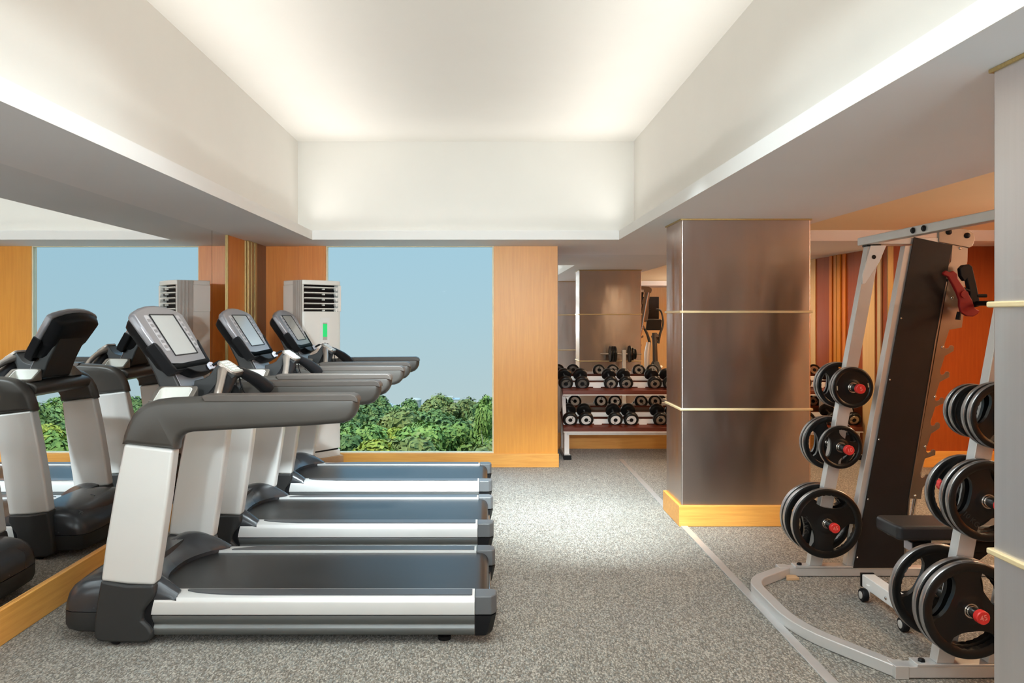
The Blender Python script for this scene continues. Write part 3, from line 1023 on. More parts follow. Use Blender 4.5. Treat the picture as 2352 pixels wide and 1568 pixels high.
    bm = B(); tube(bm, [q1, q1 + Vector((0.022, 0.004, -0.012)), q1 + Vector((0.034, 0.002, -0.06)), (-1.445, 0.15, 1.215)], 0.0035, 8, smooth=5)
    obj('headphone_lead', bm, M['black'], jk)
    bm = B()
    for k, du in enumerate((0.128, 0.143)):
        cyl(bm, Mc @ Vector((du, -0.036, 0.0315)), Mc.to_3x3() @ Vector((0, 0, 1)), 0.0035, 0.0012, 10)
    obj('socket', bm, M['black'], jk)

    # handlebar bridge with keypad, sensor grip and dark grip
    web = [(-1.53, 1.185), (-1.525, 1.235), (-1.475, 1.247), (-1.448, 1.262), (-1.408, 1.318), (-1.398, 1.322), (-1.314, 1.268), (-1.314, 1.255), (-1.352, 1.225), (-1.40, 1.18), (-1.44, 1.15), (-1.50, 1.15)]
    bm = B(); prism(bm, web, 'xz', -0.072, 0.072)
    hb = obj('handlebar_bridge', bm, M['dark'], R, bevel=0.018, seg=3)
    sl = math.atan2(1.268 - 1.322, -1.314 + 1.398)
    Mk = Matrix.Translation((-1.358, 0, 1.298)) @ Matrix.Rotation(-sl, 4, 'Y')
    bm = B(); prism(bm, rrect(-0.058, 0.056, -0.079, 0.079, 0.022), 'xy', -0.008, 0.010, Mk)
    obj('keypad_frame', bm, M['sensor'], hb, bevel=0.004)
    bm = B(); prism(bm, rrect(-0.051, 0.049, -0.071, 0.071, 0.018), 'xy', 0.0095, 0.0125, Mk)
    obj('keypad', bm, M['keypad'], hb, bevel=0.001, seg=1)
    bm = B()
    for a in range(4):
        for c in range(3):
            prism(bm, rrect(-0.043 + a * 0.021, -0.029 + a * 0.021, -0.055 + c * 0.037, -0.028 + c * 0.037, 0.004, 3), 'xy', 0.012, 0.0138, Mk)
    obj('keys', bm, M['discwhite'], hb)
    bm = B(); tube(bm, [(-1.382, -0.055, 1.285), (-1.366, -0.115, 1.268), (-1.348, -0.185, 1.235), (-1.336, -0.26, 1.185), (-1.330, -0.335, 1.10)], [0.030, 0.024, 0.021, 0.020, 0.020], 16, smooth=6)
    obj('sensor_grip', bm, M['sensor'], hb)
    bm = B(); tube(bm, [(-1.362, -0.02, 1.255), (-1.366, -0.09, 1.20), (-1.376, -0.17, 1.15), (-1.41, -0.24, 1.10)], [0.045, 0.045, 0.05, 0.05], 14, smooth=5)
    obj('grip_bracket', bm, M['black'], hb)
    bm = B(); tube(bm, [(-1.345, 0.05, 1.285), (-1.315, 0.105, 1.258), (-1.272, 0.16, 1.222), (-1.232, 0.205, 1.178), (-1.215, 0.222, 1.156), (-1.210, 0.226, 1.150)], [0.022, 0.029, 0.036, 0.040, 0.034, 0.012], 18, smooth=6)
    obj('side_grip', bm, M['black'], hb)
    bm = B(); tube(bm, [(-1.325, 0.02, 1.262), (-1.315, 0.04, 1.20), (-1.30, 0.07, 1.155), (-1.262, 0.13, 1.14), (-1.235, 0.19, 1.165), (-1.238, 0.215, 1.215)], 0.0028, 6, smooth=6)
    obj('safety_cord', bm, M['black'], hb)
    bm = B(); tube(bm, [(-1.328, 0.015, 1.262), (-1.338, 0.03, 1.205), (-1.33, 0.045, 1.175), (-1.318, 0.05, 1.19), (-1.322, 0.035, 1.262)], 0.0025, 6, smooth=6)
    obj('key_cord', bm, M['black'], hb)
    bm = B(); tube(bm, [(-1.43, 0.345, 1.16), (-1.40, 0.22, 1.155), (-1.37, 0.08, 1.17)], 0.03, 12, smooth=5)
    obj('cross_tube', bm, M['black'], R)
    return R


tm = make_treadmill()
T_LABELS = ['treadmill nearest the camera, silver uprights and brown-tinted console bezel',
            'middle treadmill of the row, silver uprights and lavender console bezel',
            'treadmill farthest from the camera, next to the white air conditioner']
for i, yc in enumerate((4.06, 5.34, 6.62)):
    o = tm if i == 0 else copy_tree(tm)
    o.location = (-1.0, yc, 0)
    o['label'] = T_LABELS[i]

# ---------------------------------------------------------- air conditioner
def make_ac():
    th = math.radians(47)
    W, D = 0.44, 0.33
    P0 = Vector((-1.728, 7.20, 0))
    fv = Vector((math.cos(th), math.sin(th), 0)); sv = Vector((-math.sin(th), math.cos(th), 0))
    c = P0 + fv * W / 2 + sv * D / 2
    pl = thing('air_conditioner_plinth', 'low tan plinth under the white air conditioner', 'plinth', (c.x, c.y, 0), th)
    bm = B(); box(bm, -W / 2 - 0.02, W / 2 + 0.02, -D / 2 - 0.02, D / 2 + 0.02, 0, 0.205)
    obj('plinth_box', bm, M['plinth'], pl, bevel=0.004, local=True)
    R = thing('air_conditioner', 'tall white floor-standing air conditioner with dark louvres and green display', 'air conditioner', (c.x, c.y, 0.205), th)
    h = 1.715
    f = -D / 2
    gx0, gx1, gz0, gz1 = -W / 2 + 0.012, W / 2 - 0.035, h - 0.30, h - 0.045
    # cabinet with a bowed front
    def ring(z0, z1, bow=0.018, dep=0.0):
        pts = [(-W / 2, D / 2), (-W / 2, f + 0.01), (-W / 2 + 0.012, f)]
        for k in range(1, 10):
            u = k / 10
            pts.append((-W / 2 + W * u, f - bow * math.sin(PI * u)))
        pts += [(W / 2 - 0.012, f), (W / 2, f + 0.01), (W / 2, D / 2)]
        bm = B(); prism(bm, pts, 'xy', z0, z1)
        return bm
    bm = ring(0.075, gz0)
    obj('lower_cabinet', bm, M['acwhite'], R, bevel=0.006, local=True)
    bm = ring(gz1, h)
    obj('top_cap', bm, M['acwhite'], R, bevel=0.008, local=True)
    bm = B(); box(bm, -W / 2, W / 2, f + 0.09, D / 2, gz0, gz1); box(bm, -W / 2, gx0, f, f + 0.1, gz0, gz1); box(bm, gx1, W / 2, f - 0.004, f + 0.1, gz0, gz1)
    obj('upper_cabinet', bm, M['acwhite'], R, local=True, smooth=False)
    bm = B(); box(bm, gx0 - 0.001, gx1 + 0.001, f + 0.06, f + 0.0895, gz0, gz1)
    obj('outlet_recess', bm, M['black'], R, local=True, smooth=False)
    for k in range(5):
        z = gz1 - 0.028 - k * (gz1 - gz0) / 5
        Mx = Matrix.Translation((0, f + 0.016, z)) @ Matrix.Rotation(math.radians(-12), 4, 'X')
        bm = B(); box(bm, gx0 + 0.004, gx1 - 0.004, -0.02, 0.028, -0.0035, 0.0035, Mx)
        lv = obj('louvre', bm, M['acgrey'], R, bevel=0.002, local=True)
        bm = B()
        box(bm, gx0 + 0.004, gx1 - 0.004, -0.024, -0.018, -0.005, 0.004, Mx)
        obj('louvre_edge', bm, M['acwhite'], lv, local=True, smooth=False)
        bm = B(); cyl(bm, (0.012, f - 0.018, z - 0.012), (0, 1, 0), 0.008, 0.03, 12); cyl(bm, (gx1 - 0.025, f - 0.014, z - 0.012), (0, 1, 0), 0.015, 0.03, 6)
        obj('louvre_pivot', bm, M['acwhite'], lv, local=True)
    # grey corner band on the left side
    bm = B(); box(bm, -W / 2 - 0.003, -W / 2, f + 0.008, f + 0.16, 0.02, h - 0.004)
    for k in range(3):
        box(bm, -W / 2 - 0.006, -W / 2 - 0.003, f + 0.03 + k * 0.035, f + 0.045 + k * 0.035, 0.02, h - 0.004)
    obj('side_band', bm, M['acgrey'], R, local=True, smooth=False)
    bm = ring(0.0, 0.06, 0.012)
    obj('base', bm, M['acwhite'], R, bevel=0.005, local=True)
    bm = B(); box(bm, -W / 2 + 0.012, W / 2 - 0.03, f + 0.004, D / 2 - 0.01, 0.055, 0.08)
    obj('intake_slot', bm, M['black'], R, local=True, smooth=False)
    px0, px1 = -0.035, 0.072
    fy = f - 0.0185
    bm = B(); box(bm, px0, px1, fy - 0.004, fy + 0.01, h - 0.72, h - 0.36)
    cp = obj('control_panel', bm, M['lip'], R, bevel=0.002, local=True)
    bm = B(); box(bm, px0 + 0.028, px1 - 0.03, fy - 0.0065, fy, h - 0.545, h - 0.42)
    obj('display', bm, M['green'], cp, local=True, smooth=False)
    bm = B(); box(bm, px0 + 0.028, px1 - 0.03, fy - 0.006, fy, h - 0.42, h - 0.408); box(bm, px0 + 0.028, px1 - 0.03, fy - 0.006, fy, h - 0.575, h - 0.545)
    obj('display_border', bm, M['acgrey'], cp, local=True, smooth=False)
    bm = B()
    for k, dz in enumerate((0, 0, 0.006, 0, 0)):
        cyl(bm, (px0 + 0.02 + k * 0.016, fy - 0.006, h - 0.612 + dz), (0, 1, 0), 0.0055, 0.005, 10)
    cyl(bm, (px0 + 0.052, fy - 0.006, h - 0.62), (0, 1, 0), 0.0055, 0.005, 10)
    obj('buttons', bm, M['black'], cp, local=True)
    bm = B(); box(bm, px0 + 0.004, px1 - 0.004, fy - 0.006, fy, h - 0.718, h - 0.64)
    obj('speaker_mesh', bm, M['acgrey'], cp, local=True, smooth=False)


make_ac()
# ------------------------------------------- weight machine (counter-leaning rack)
LEAN = 0.1834


def ux(z):            # x of the front face of the front upright at height z
    return 1.944 + LEAN * z


def make_machine():
    YA, YBK = 4.63, 3.333          # far and near side frames
    yc = (YA + YBK) / 2
    R = thing('weight_machine', 'silver-framed leaning barbell machine with black side shields and bolted top beam', 'weight machine', (2.2, yc, 0))
    # bent base tube
    def arc(p0, p1, p2, r, n=7):
        p0, p1, p2 = Vector(p0), Vector(p1), Vector(p2)
        a, b = p1 + (p0 - p1).normalized() * r, p1 + (p2 - p1).normalized() * r
        return [(a * (1 - t) ** 2 + p1 * 2 * t * (1 - t) + b * t * t) for t in [k / (n - 1) for k in range(n)]]
    z = 0.028
    A0, A1, A2, A3 = (1.83, YA + 0.0, z), (1.535, 4.405, z), (1.535, 3.765, z), (1.80, YBK + 0.0, z)
    pts = [Vector(A0)] + arc(A0, A1, A2, 0.14) + arc(A1, A2, A3, 0.20) + [Vector(A3)]
    bm = B(); rect_tube(bm, pts, 0.062, 0.054)
    obj('bent_base_tube', bm, M['frame'], R, bevel=0.006, bang=50)
    for y, nm in ((YA, 'far'), (YBK, 'near')):
        bm = B(); box(bm, 1.815, 3.35, y - 0.033, y + 0.033, 0.004, 0.054)
        obj('base_tube', bm, M['frame'], R, bevel=0.005)
        bm = B(); box(bm, 1.775, 1.835, y - 0.036, y + 0.036, 0.0, 0.057)
        obj('corner_sleeve', bm, M['frame'], R, bevel=0.003)
        bm = B(); box(bm, 1.87, 2.24, y - 0.036, y + 0.036, 0.054, 0.066)
        fp = obj('foot_plate', bm, M['frame'], R, bevel=0.003)
        bm = B(); lathe(bm, [(0.016, 0), (0.016, 0.006), (0.010, 0.012)], Matrix.Translation((1.905, y - 0.004, 0.066)), 6)
        obj('bolt', bm, M['black'], fp)
        sd = -1 if y > yc else 1       # inward direction
        # front upright
        def slab(x_at, w, z0, z1, y0, y1):
            b_ = B()
            prism(b_, [(x_at(z0), z0), (x_at(z0) + w, z0), (x_at(z1) + w, z1), (x_at(z1), z1)], 'xz', y0, y1)
            return b_
        bm = slab(ux, 0.078, 0.066, 2.0, y - 0.0275, y + 0.0275)
        fu = obj('front_upright', bm, M['frame'], R, bevel=0.004)
        x2 = lambda q: ux(q) + 0.224
        bm = slab(x2, 0.05, 0.066, 2.0, y - 0.0275, y + 0.0275)
        obj('rear_upright', bm, M['frame'], R, bevel=0.004)
        # black shield on the camera side of both frames
        ys = y - 0.034
        x3 = lambda q: ux(q) + 0.262
        bm = B(); prism(bm, [(x3(0.056), 0.056), (2.515, 0.056), (2.548, 0.47), (2.708, 1.43), (2.815, 2.0), (x3(2.05), 2.05)], 'xz', ys - 0.006, ys)
        sh = obj('shield', bm, M['shield'], R, bevel=0.002, seg=1)
        bm = B()
        for q in (0.12, 0.47, 0.83, 1.19, 1.56):
            lathe(bm, [(0.006, 0), (0.006, 0.003), (0.003, 0.006)], axis_matrix((x3(q) + 0.012, ys - 0.006, q), (0, -1, 0)), 10)
        for q in (0.12, 0.34):
            lathe(bm, [(0.006, 0), (0.006, 0.003), (0.003, 0.006)], axis_matrix((2.50 + q * 0.08, ys - 0.006, q), (0, -1, 0)), 10)
        obj('screws', bm, M['chrome'], sh)
        bm = B(); prism(bm, [(2.518, 0.06), (2.524, 0.06), (2.556, 0.47), (2.716, 1.43), (2.78, 1.78), (2.774, 1.78), (2.708, 1.43), (2.548, 0.47)], 'xz', ys - 0.01, ys + 0.02)
        obj('shield_edge', bm, M['plate'], sh)
        # toothed catch plate
        yt = ys + 0.012
        s = 380.0
        right = []
        tips = [(2191, 795), (2181, 855), (2169, 915), (2159, 972), (2149, 1034), (2135, 1091)]
        for (tx, ty) in tips:
            X, Z = fx(tx, s), fz(ty, s)
            right += [(X - 0.028, Z + 0.100), (X - 0.046, Z + 0.045), (X - 0.057, Z + 0.012), (X - 0.056, Z - 0.008), (X - 0.045, Z - 0.016), (X - 0.030, Z - 0.010),
                      (X - 0.022, Z + 0.004), (X - 0.010, Z + 0.006), (X, Z - 0.002), (X - 0.002, Z - 0.028)]
        plate = [(fx(2188, s), fz(556, s)), (fx(2223, s), fz(562, s)), (fx(2222, s), fz(600, s)), (fx(2216, s), fz(625, s)), (fx(2216, s), fz(700, s)), (fx(2209, s), fz(752, s))] + right + \
                [(fx(2119, s), fz(1120, s)), (fx(2115, s), fz(1146, s)), (fx(2085, s), fz(1144, s)), (fx(2083, s), fz(1138, s)), (fx(2098, s), fz(1052, s)), (fx(2146, s), fz(780, s)), (fx(2172, s), fz(630, s)),
                 (fx(2176, s), fz(612, s)), (fx(2184, s), fz(600, s))]
        bm = B(); prism(bm, plate, 'xz', yt - 0.004, yt + 0.004)
        cp = obj('catch_plate', bm, M['plate'], R, bevel=0.001, seg=1)
        bm = B(); prism(bm, [(fx(2173, s), fz(640, s)), (fx(2178, s), fz(641, s)), (fx(2107, s), fz(1046, s)), (fx(2100, s), fz(1042, s))], 'xz', yt - 0.0055, yt + 0.0055)
        obj('slot', bm, M['black'], cp)
        for a, b_ in ((2205, 570), (2186, 684), (2164, 797), (2147, 911), (2124, 1025), (2101, 1138)):
            bm = B(); lathe(bm, [(0.008, 0), (0.008, 0.004), (0.004, 0.007)], axis_matrix((fx(a, s), yt - 0.004, fz(b_, s)), (0, -1, 0)), 12)
            obj('bolt', bm, M['chrome'], cp)
        # guide rod behind the plate
        yg = yt + 0.03
        bm = B(); tube(bm, [(2.545, yg, 0.06), (2.885, yg, 2.0)], 0.013, 12)
        obj('guide_rod', bm, M['chrome'], R)
        # sloping top plate with two bolts, tied to the beam by a rail
        bm = B(); prism(bm, [(2.735, 2.085), (2.755, 2.112), (2.90, 2.10), (2.945, 2.072), (2.955, 2.04), (2.94, 1.995), (2.92, 1.985), (2.735, 2.02)], 'xz', yt - 0.012, yt + 0.012)
        tp = obj('top_plate', bm, M['plate'], R, bevel=0.004)
        for a, b_ in ((2177, 533), (2219, 541)):
            bm = B(); lathe(bm, [(0.017, 0), (0.017, 0.006), (0.011, 0.010)], axis_matrix((fx(a, s), yt - 0.012, fz(b_, s)), (0, -1, 0)), 16)
            obj('bolt', bm, M['black'], tp)
        bm = B(); box(bm, 2.34, 2.80, y - 0.0275, y + 0.0275, 2.008, 2.048)
        obj('top_side_rail', bm, M['frame'], R, bevel=0.004)
        # gusset under the beam end
        bm = B(); prism(bm, [(ux(1.965) + 0.02, 1.999), (ux(1.965) + 0.115, 2.0), (ux(1.9) + 0.085, 1.90), (ux(1.78) + 0.022, 1.77), (ux(1.76) + 0.008, 1.765), (ux(1.80) + 0.0, 1.82)], 'xz', y - 0.0345, y - 0.028)
        gs = obj('gusset', bm, M['white'], R, bevel=0.002, seg=1)
        bm = B(); lathe(bm, [(0.013, 0), (0.013, 0.001)], axis_matrix((ux(1.93) + 0.045, y - 0.0345, 1.93), (0, -1, 0)), 16)
        obj('gusset_hole', bm, M['black'], gs)
        # weight pegs
        for zp, num in ((1.147, '5'), (0.789, '10'), (0.333, '45')):
            xp = ux(zp) + 0.039
            L1 = 0.175 if y < yc else 0.15
            bm = B(); cyl(bm, (xp, y + 0.0275 + 0.16, zp), (0, -1, 0), 0.0235, 0.16, 20); cyl(bm, (xp, y - 0.0275, zp), (0, -1, 0), 0.0235, L1 - 0.028, 20)
            pg = obj('weight_peg', bm, M['chrome'], R)
            yq = y - 0.0275 - L1 + 0.028
            bm = B(); lathe(bm, [(0.0285, 0), (0.0285, 0.022), (0.0255, 0.026)], axis_matrix((xp, yq - 0.008, zp), (0, -1, 0)), 24)
            obj('peg_cap', bm, M['red'], pg)
            bm = B(); lathe(bm, [(0.0285, 0), (0.0285, 0.03), (0.0255, 0.034)], axis_matrix((xp, y + 0.19, zp), (0, 1, 0)), 24)
            obj('peg_cap', bm, M['red'], pg)
            Mt = Matrix.Translation((xp, yq - 0.034, zp)) @ Matrix.Rotation(PI / 2, 4, 'X') @ Matrix.Rotation(math.radians(12), 4, 'Z')
            obj('peg_number', text_bm(num, 0.031 if len(num) > 1 else 0.034, 0.001, Mt), M['capnum'], pg, smooth=False)
    # top beam from the far to the near frame
    bm = B(); box(bm, 2.286, 2.342, 3.27, 4.685, 2.005, 2.053)
    tb = obj('top_beam', bm, M['frame'], R, bevel=0.005)
    for yb in (4.07, 3.97):
        bm = B(); lathe(bm, [(0.016, 0), (0.0165, 0.006), (0.010, 0.012)], axis_matrix((2.286, yb, 2.03), (-1, 0, 0)), 18)
        obj('bolt_cap', bm, M['black'], tb)
    for y in (YA, YBK):
        bm = B(); box(bm, ux(1.99) - 0.004, ux(1.99) + 0.08, y - 0.03, y + 0.03, 1.994, 2.006)
        obj('rubber_pad', bm, M['black'], tb, smooth=False)
    # rear base cross member
    bm = B(); box(bm, 3.28, 3.34, YBK, YA, 0.006, 0.06)
    obj('rear_base_tube', bm, M['frame'], R, bevel=0.005)
    bm = B(); prism(bm, [(1.79, 4.53), (1.87, 4.535), (1.865, 4.585), (1.81, 4.59)], 'xy', 0.0, 0.018)
    obj('levelling_pad', bm, M['plinth'], R, bevel=0.003)
    # carriage: bar with red hooks and black arms
    bm = B(); cyl(bm, (2.905, 3.42, 1.648), (0, 1, 0), 0.0145, 1.12, 16)
    br = obj('lift_bar', bm, M['black'], R)
    for y in (4.50, 3.47):
        s = 389.0
        hook = [(2162, 627), (2168, 621), (2178, 625), (2186, 622), (2195, 629), (2196, 640), (2206, 655), (2219, 672), (2229, 690), (2234, 706), (2240, 711), (2246, 713), (2243, 720), (2232, 727), (2216, 726),
                (2203, 718), (2199, 702), (2199, 688), (2193, 672), (2183, 652), (2174, 636), (2164, 632)]
        bm = B(); prism(bm, [(fx(a, s), fz(b_, s)) for a, b_ in hook], 'xz', y - 0.022, y + 0.0)
        hk = obj('safety_hook', bm, M['redhook'], R, bevel=0.006)
        bm = B(); cyl(bm, (fx(2209, s), y - 0.02, fz(676, s)), (0, -1, 0), 0.022, 0.012, 16)
        obj('hook_boss', bm, M['redhook'], hk)
        bm = B(); prism(bm, [(fx(a, s), fz(b_, s)) for a, b_ in ((2206, 616), (2214, 608), (2228, 606), (2235, 612), (2246, 660), (2252, 692), (2252, 703), (2240, 706), (2230, 700), (2228, 668), (2222, 640), (2217, 646), (2208, 634))], 'xz', y + 0.002, y + 0.035)
        obj('carriage_arm', bm, M['black'], R, bevel=0.008)
        bm = B(); tube(bm, [(fx(2214, s), y + 0.01, fz(663, s)), (fx(2228, s), y + 0.01, fz(668, s))], 0.012, 10)
        obj('carriage_pin', bm, M['black'], R)
        bm = B(); tube(bm, [(fx(2246, s), y + 0.01, fz(679, s)), (fx(2268, s), y + 0.01, fz(679, s))], 0.011, 10)
        obj('carriage_stop', bm, M['black'], R)
        bm = B(); tube(bm, [(fx(2201, s), y - 0.01, fz(716, s)), (fx(2198, s), y - 0.01, fz(734, s))], [0.012, 0.014], 10)
        obj('hook_tail', bm, M['black'], hk)
    return R


make_machine()


# -------------------------------------------------------------- weight plates
def plate_mesh(Rr, th, holes=True, n=96):
    """rubber grip plate, axis y; returns bmesh centred on the origin"""
    bm = B()
    h2 = th / 2
    def inner(th_, half):
        u = min(1, abs(th_) / half)
        return Rr * (0.80 - 0.36 * math.sqrt(max(0.0, 1 - u ** 2.6)))
    half = math.radians(40)
    radial = []
    for i in range(n):
        a = 2 * PI * i / n
        k = ((a - PI / 2) / (2 * PI / 3))
        da = (k - round(k)) * 2 * PI / 3
        inh = holes and abs(da) < half
        rin = inner(da, half) if inh else Rr * 0.80
        scal = 1.0 + (0.012 * math.cos(da * 60) if inh else 0)
        radial.append((a, inh, rin, Rr * 0.80 * scal))
    rh = 0.026
    def prof(i, side):
        a, inh, rin, rr = radial[i]
        hub = [(rh, h2 * 0.86), (Rr * 0.10 + 0.026, h2 * 0.86), (Rr * 0.13 + 0.03, h2 * 0.66)]
        web = [(max(Rr * 0.16 + 0.032, 0), h2 * 0.60), ((Rr * 0.16 + 0.032) * 0.5 + rin * 0.5, h2 * 0.60), (rin, h2 * 0.58)]
        rim = [(rr, h2 * 0.66), (Rr * 0.85, h2 * 0.95), (Rr * 0.90, h2), (Rr * 0.965, h2 * 0.98), (Rr * 0.99, h2 * 0.82), (Rr, h2 * 0.45)]
        return [Vector((math.cos(a) * r, side * z, math.sin(a) * r)) for r, z in hub + web + rim]
    top = [[bm.verts.new(p) for p in prof(i, -1)] for i in range(n)]
    bot = [[bm.verts.new(p) for p in prof(i, 1)] for i in range(n)]
    m = len(top[0])
    for i in range(n):
        j = (i + 1) % n
        for k in range(m - 1):
            if k == 5 and radial[i][1] and radial[j][1]:
                continue
            bm.faces.new((top[i][k], top[i][k + 1], top[j][k + 1], top[j][k]))
            bm.faces.new((bot[i][k], bot[j][k], bot[j][k + 1], bot[i][k + 1]))
        bm.faces.new((top[i][m - 1], bot[i][m - 1], bot[j][m - 1], top[j][m - 1]))
        bm.faces.new((top[i][0], top[j][0], bot[j][0], bot[i][0]))
        if holes:
            hi, hj = radial[i][1], radial[j][1]
            if hi and hj:
                bm.faces.new((top[i][5], top[j][5], bot[j][5], bot[i][5]))
                bm.faces.new((top[i][6], bot[i][6], bot[j][6], top[j][6]))
            elif hi != hj:
                q = i if hi else j
                bm.faces.new((top[q][5], top[q][6], bot[q][6], bot[q][5]))
    return bm


PLATE_MESH = {}


def plate(Rr, th, holes, p, rot, label, group, txt=None, gold=False):
    t = thing('weight_plate', label, 'weight plate', p, group=group)
    t.rotation_euler = (0, rot, 0)
    key = (round(Rr, 3), round(th, 3), holes)
    if key not in PLATE_MESH:
        o = obj('disc', plate_mesh(Rr, th, holes), M['rubber'], t, local=True, angle=40)
        PLATE_MESH[key] = o
        bm = B()
        lathe(bm, [(0.0255, -th * 0.45), (0.031, -th * 0.45), (0.031, th * 0.45), (0.0255, th * 0.45), (0.0255, -th * 0.45)], axis_matrix((0, 0, 0), (0, 1, 0)), 32, caps=False)
        o2 = obj('hub_ring', bm, M['chrome'], t, local=True)
        PLATE_MESH[key + ('ring',)] = o2
        h = th / 2
        bm = B(); lathe(bm, [(Rr * 0.972, -h * 0.86), (Rr + 0.0006, -h * 0.62), (Rr + 0.0012, 0), (Rr + 0.0006, h * 0.62), (Rr * 0.972, h * 0.86)], axis_matrix((0, 0, 0), (0, 1, 0)), 72, caps=False)
        o3 = obj('rim_band', bm, M['gunmetal'], t, local=True, angle=50)
        PLATE_MESH[key + ('rim',)] = o3
    else:
        for k in (key, key + ('ring',), key + ('rim',)):
            c = PLATE_MESH[k].copy()
            COL.objects.link(c)
            c.parent = t
    if txt:
        r = Rr * 0.62
        for a, s_ in txt:
            Mt = Matrix.Rotation(a, 4, 'Y') @ Matrix.Translation((0, -th * 0.31, -r)) @ Matrix.Rotation(PI / 2, 4, 'X')
            obj('lettering', text_bm(s_, Rr * 0.19, 0.0012, Mt), M['goldprint'] if gold else M['emboss'], t, local=True, smooth=False)
    if gold:
        bm = B()
        for a in (2.9, -0.35):
            Mg = Matrix.Rotation(a, 4, 'Y')
            box(bm, Rr * 0.74, Rr * 0.79, -th * 0.36, -th * 0.2, -0.013, 0.013, Mg)
        obj('gold_mark', bm, M['goldprint'], t, local=True, smooth=False)
    return t


def peg_pos(z):
    return ux(z) + 0.039


G = 'plates on the weight machine pegs'
FY, NY = 4.63, 3.333
# far frame, camera side then window side
plate(0.122, 0.026, False, (peg_pos(1.147), FY - 0.074, 1.147), 0.2, 'outer small solid plate with gold marks on the far upright top peg', G, gold=True)
plate(0.122, 0.026, False, (peg_pos(1.147), FY - 0.046, 1.147), 0.5, 'inner small solid plate behind the gold-marked one on the far upright top peg', G)
plate(0.140, 0.030, True, (peg_pos(1.147), FY + 0.100, 1.147), 0.6, 'first of two grip plates behind the far upright at its top peg', G)
plate(0.140, 0.030, True, (peg_pos(1.147), FY + 0.135, 1.147), 0.65, 'rearmost of two grip plates behind the far upright at its top peg', G)
plate(0.129, 0.030, True, (peg_pos(0.789), FY - 0.060, 0.789), 0.55, 'small three-grip plate on the far upright middle peg facing the aisle', G)
plate(0.163, 0.034, True, (peg_pos(0.789), FY + 0.09, 0.789), 0.5, 'first of two medium grip plates behind the far upright at its middle peg', G)
plate(0.163, 0.034, True, (peg_pos(0.789), FY + 0.13, 0.789), 0.6, 'rearmost of two medium grip plates behind the far upright at its middle peg', G)
plate(0.209, 0.040, True, (peg_pos(0.333), FY - 0.06, 0.333), 0.15, 'large three-grip plate low on the far upright facing the aisle', G, txt=[(1.35, '20 KG')])
plate(0.209, 0.040, True, (peg_pos(0.333), FY + 0.06, 0.333), 0.3, 'first of two large grip plates behind the far upright at its lowest peg', G)
plate(0.209, 0.040, True, (peg_pos(0.333), FY + 0.11, 0.333), 0.4, 'rearmost of two large grip plates behind the far upright at its lowest peg', G)
# near frame
plate(0.142, 0.032, True, (peg_pos(1.147), NY - 0.096, 1.147), 0.9, 'outer grip plate on the near upright top peg, half hidden by the steel pillar', G)
plate(0.142, 0.032, True, (peg_pos(1.147), NY - 0.054, 1.147), 0.8, 'inner grip plate on the near upright top peg, half hidden by the steel pillar', G)
plate(0.120, 0.028, False, (peg_pos(1.147), NY + 0.072, 1.147), 0.2, 'first small solid plate behind the near upright at its top peg', G)
plate(0.120, 0.028, False, (peg_pos(1.147), NY + 0.112, 1.147), 0.2, 'rearmost small solid plate behind the near upright at its top peg', G)
plate(0.170, 0.034, True, (peg_pos(0.789), NY - 0.098, 0.789), 0.75, 'outer ten kilo grip plate on the near upright middle peg', G, txt=[(0.0, '10 KG')])
plate(0.170, 0.034, True, (peg_pos(0.789), NY - 0.052, 0.789), 0.72, 'inner grip plate on the near upright middle peg', G)
plate(0.166, 0.034, True, (peg_pos(0.789), NY + 0.062, 0.789), 0.4, 'single medium grip plate behind the near upright at its middle peg', G)
plate(0.205, 0.042, True, (peg_pos(0.333), NY - 0.112, 0.333), 0.95, 'outer large grip plate around the red 45 cap on the near upright lowest peg', G)
plate(0.205, 0.042, True, (peg_pos(0.333), NY - 0.060, 0.333), 0.9, 'inner large grip plate behind the outer one on the near upright lowest peg', G)
plate(0.207, 0.042, True, (peg_pos(0.333), NY + 0.125, 0.333), 1.0, 'single large grip plate standing off behind the near upright at its lowest peg', G)

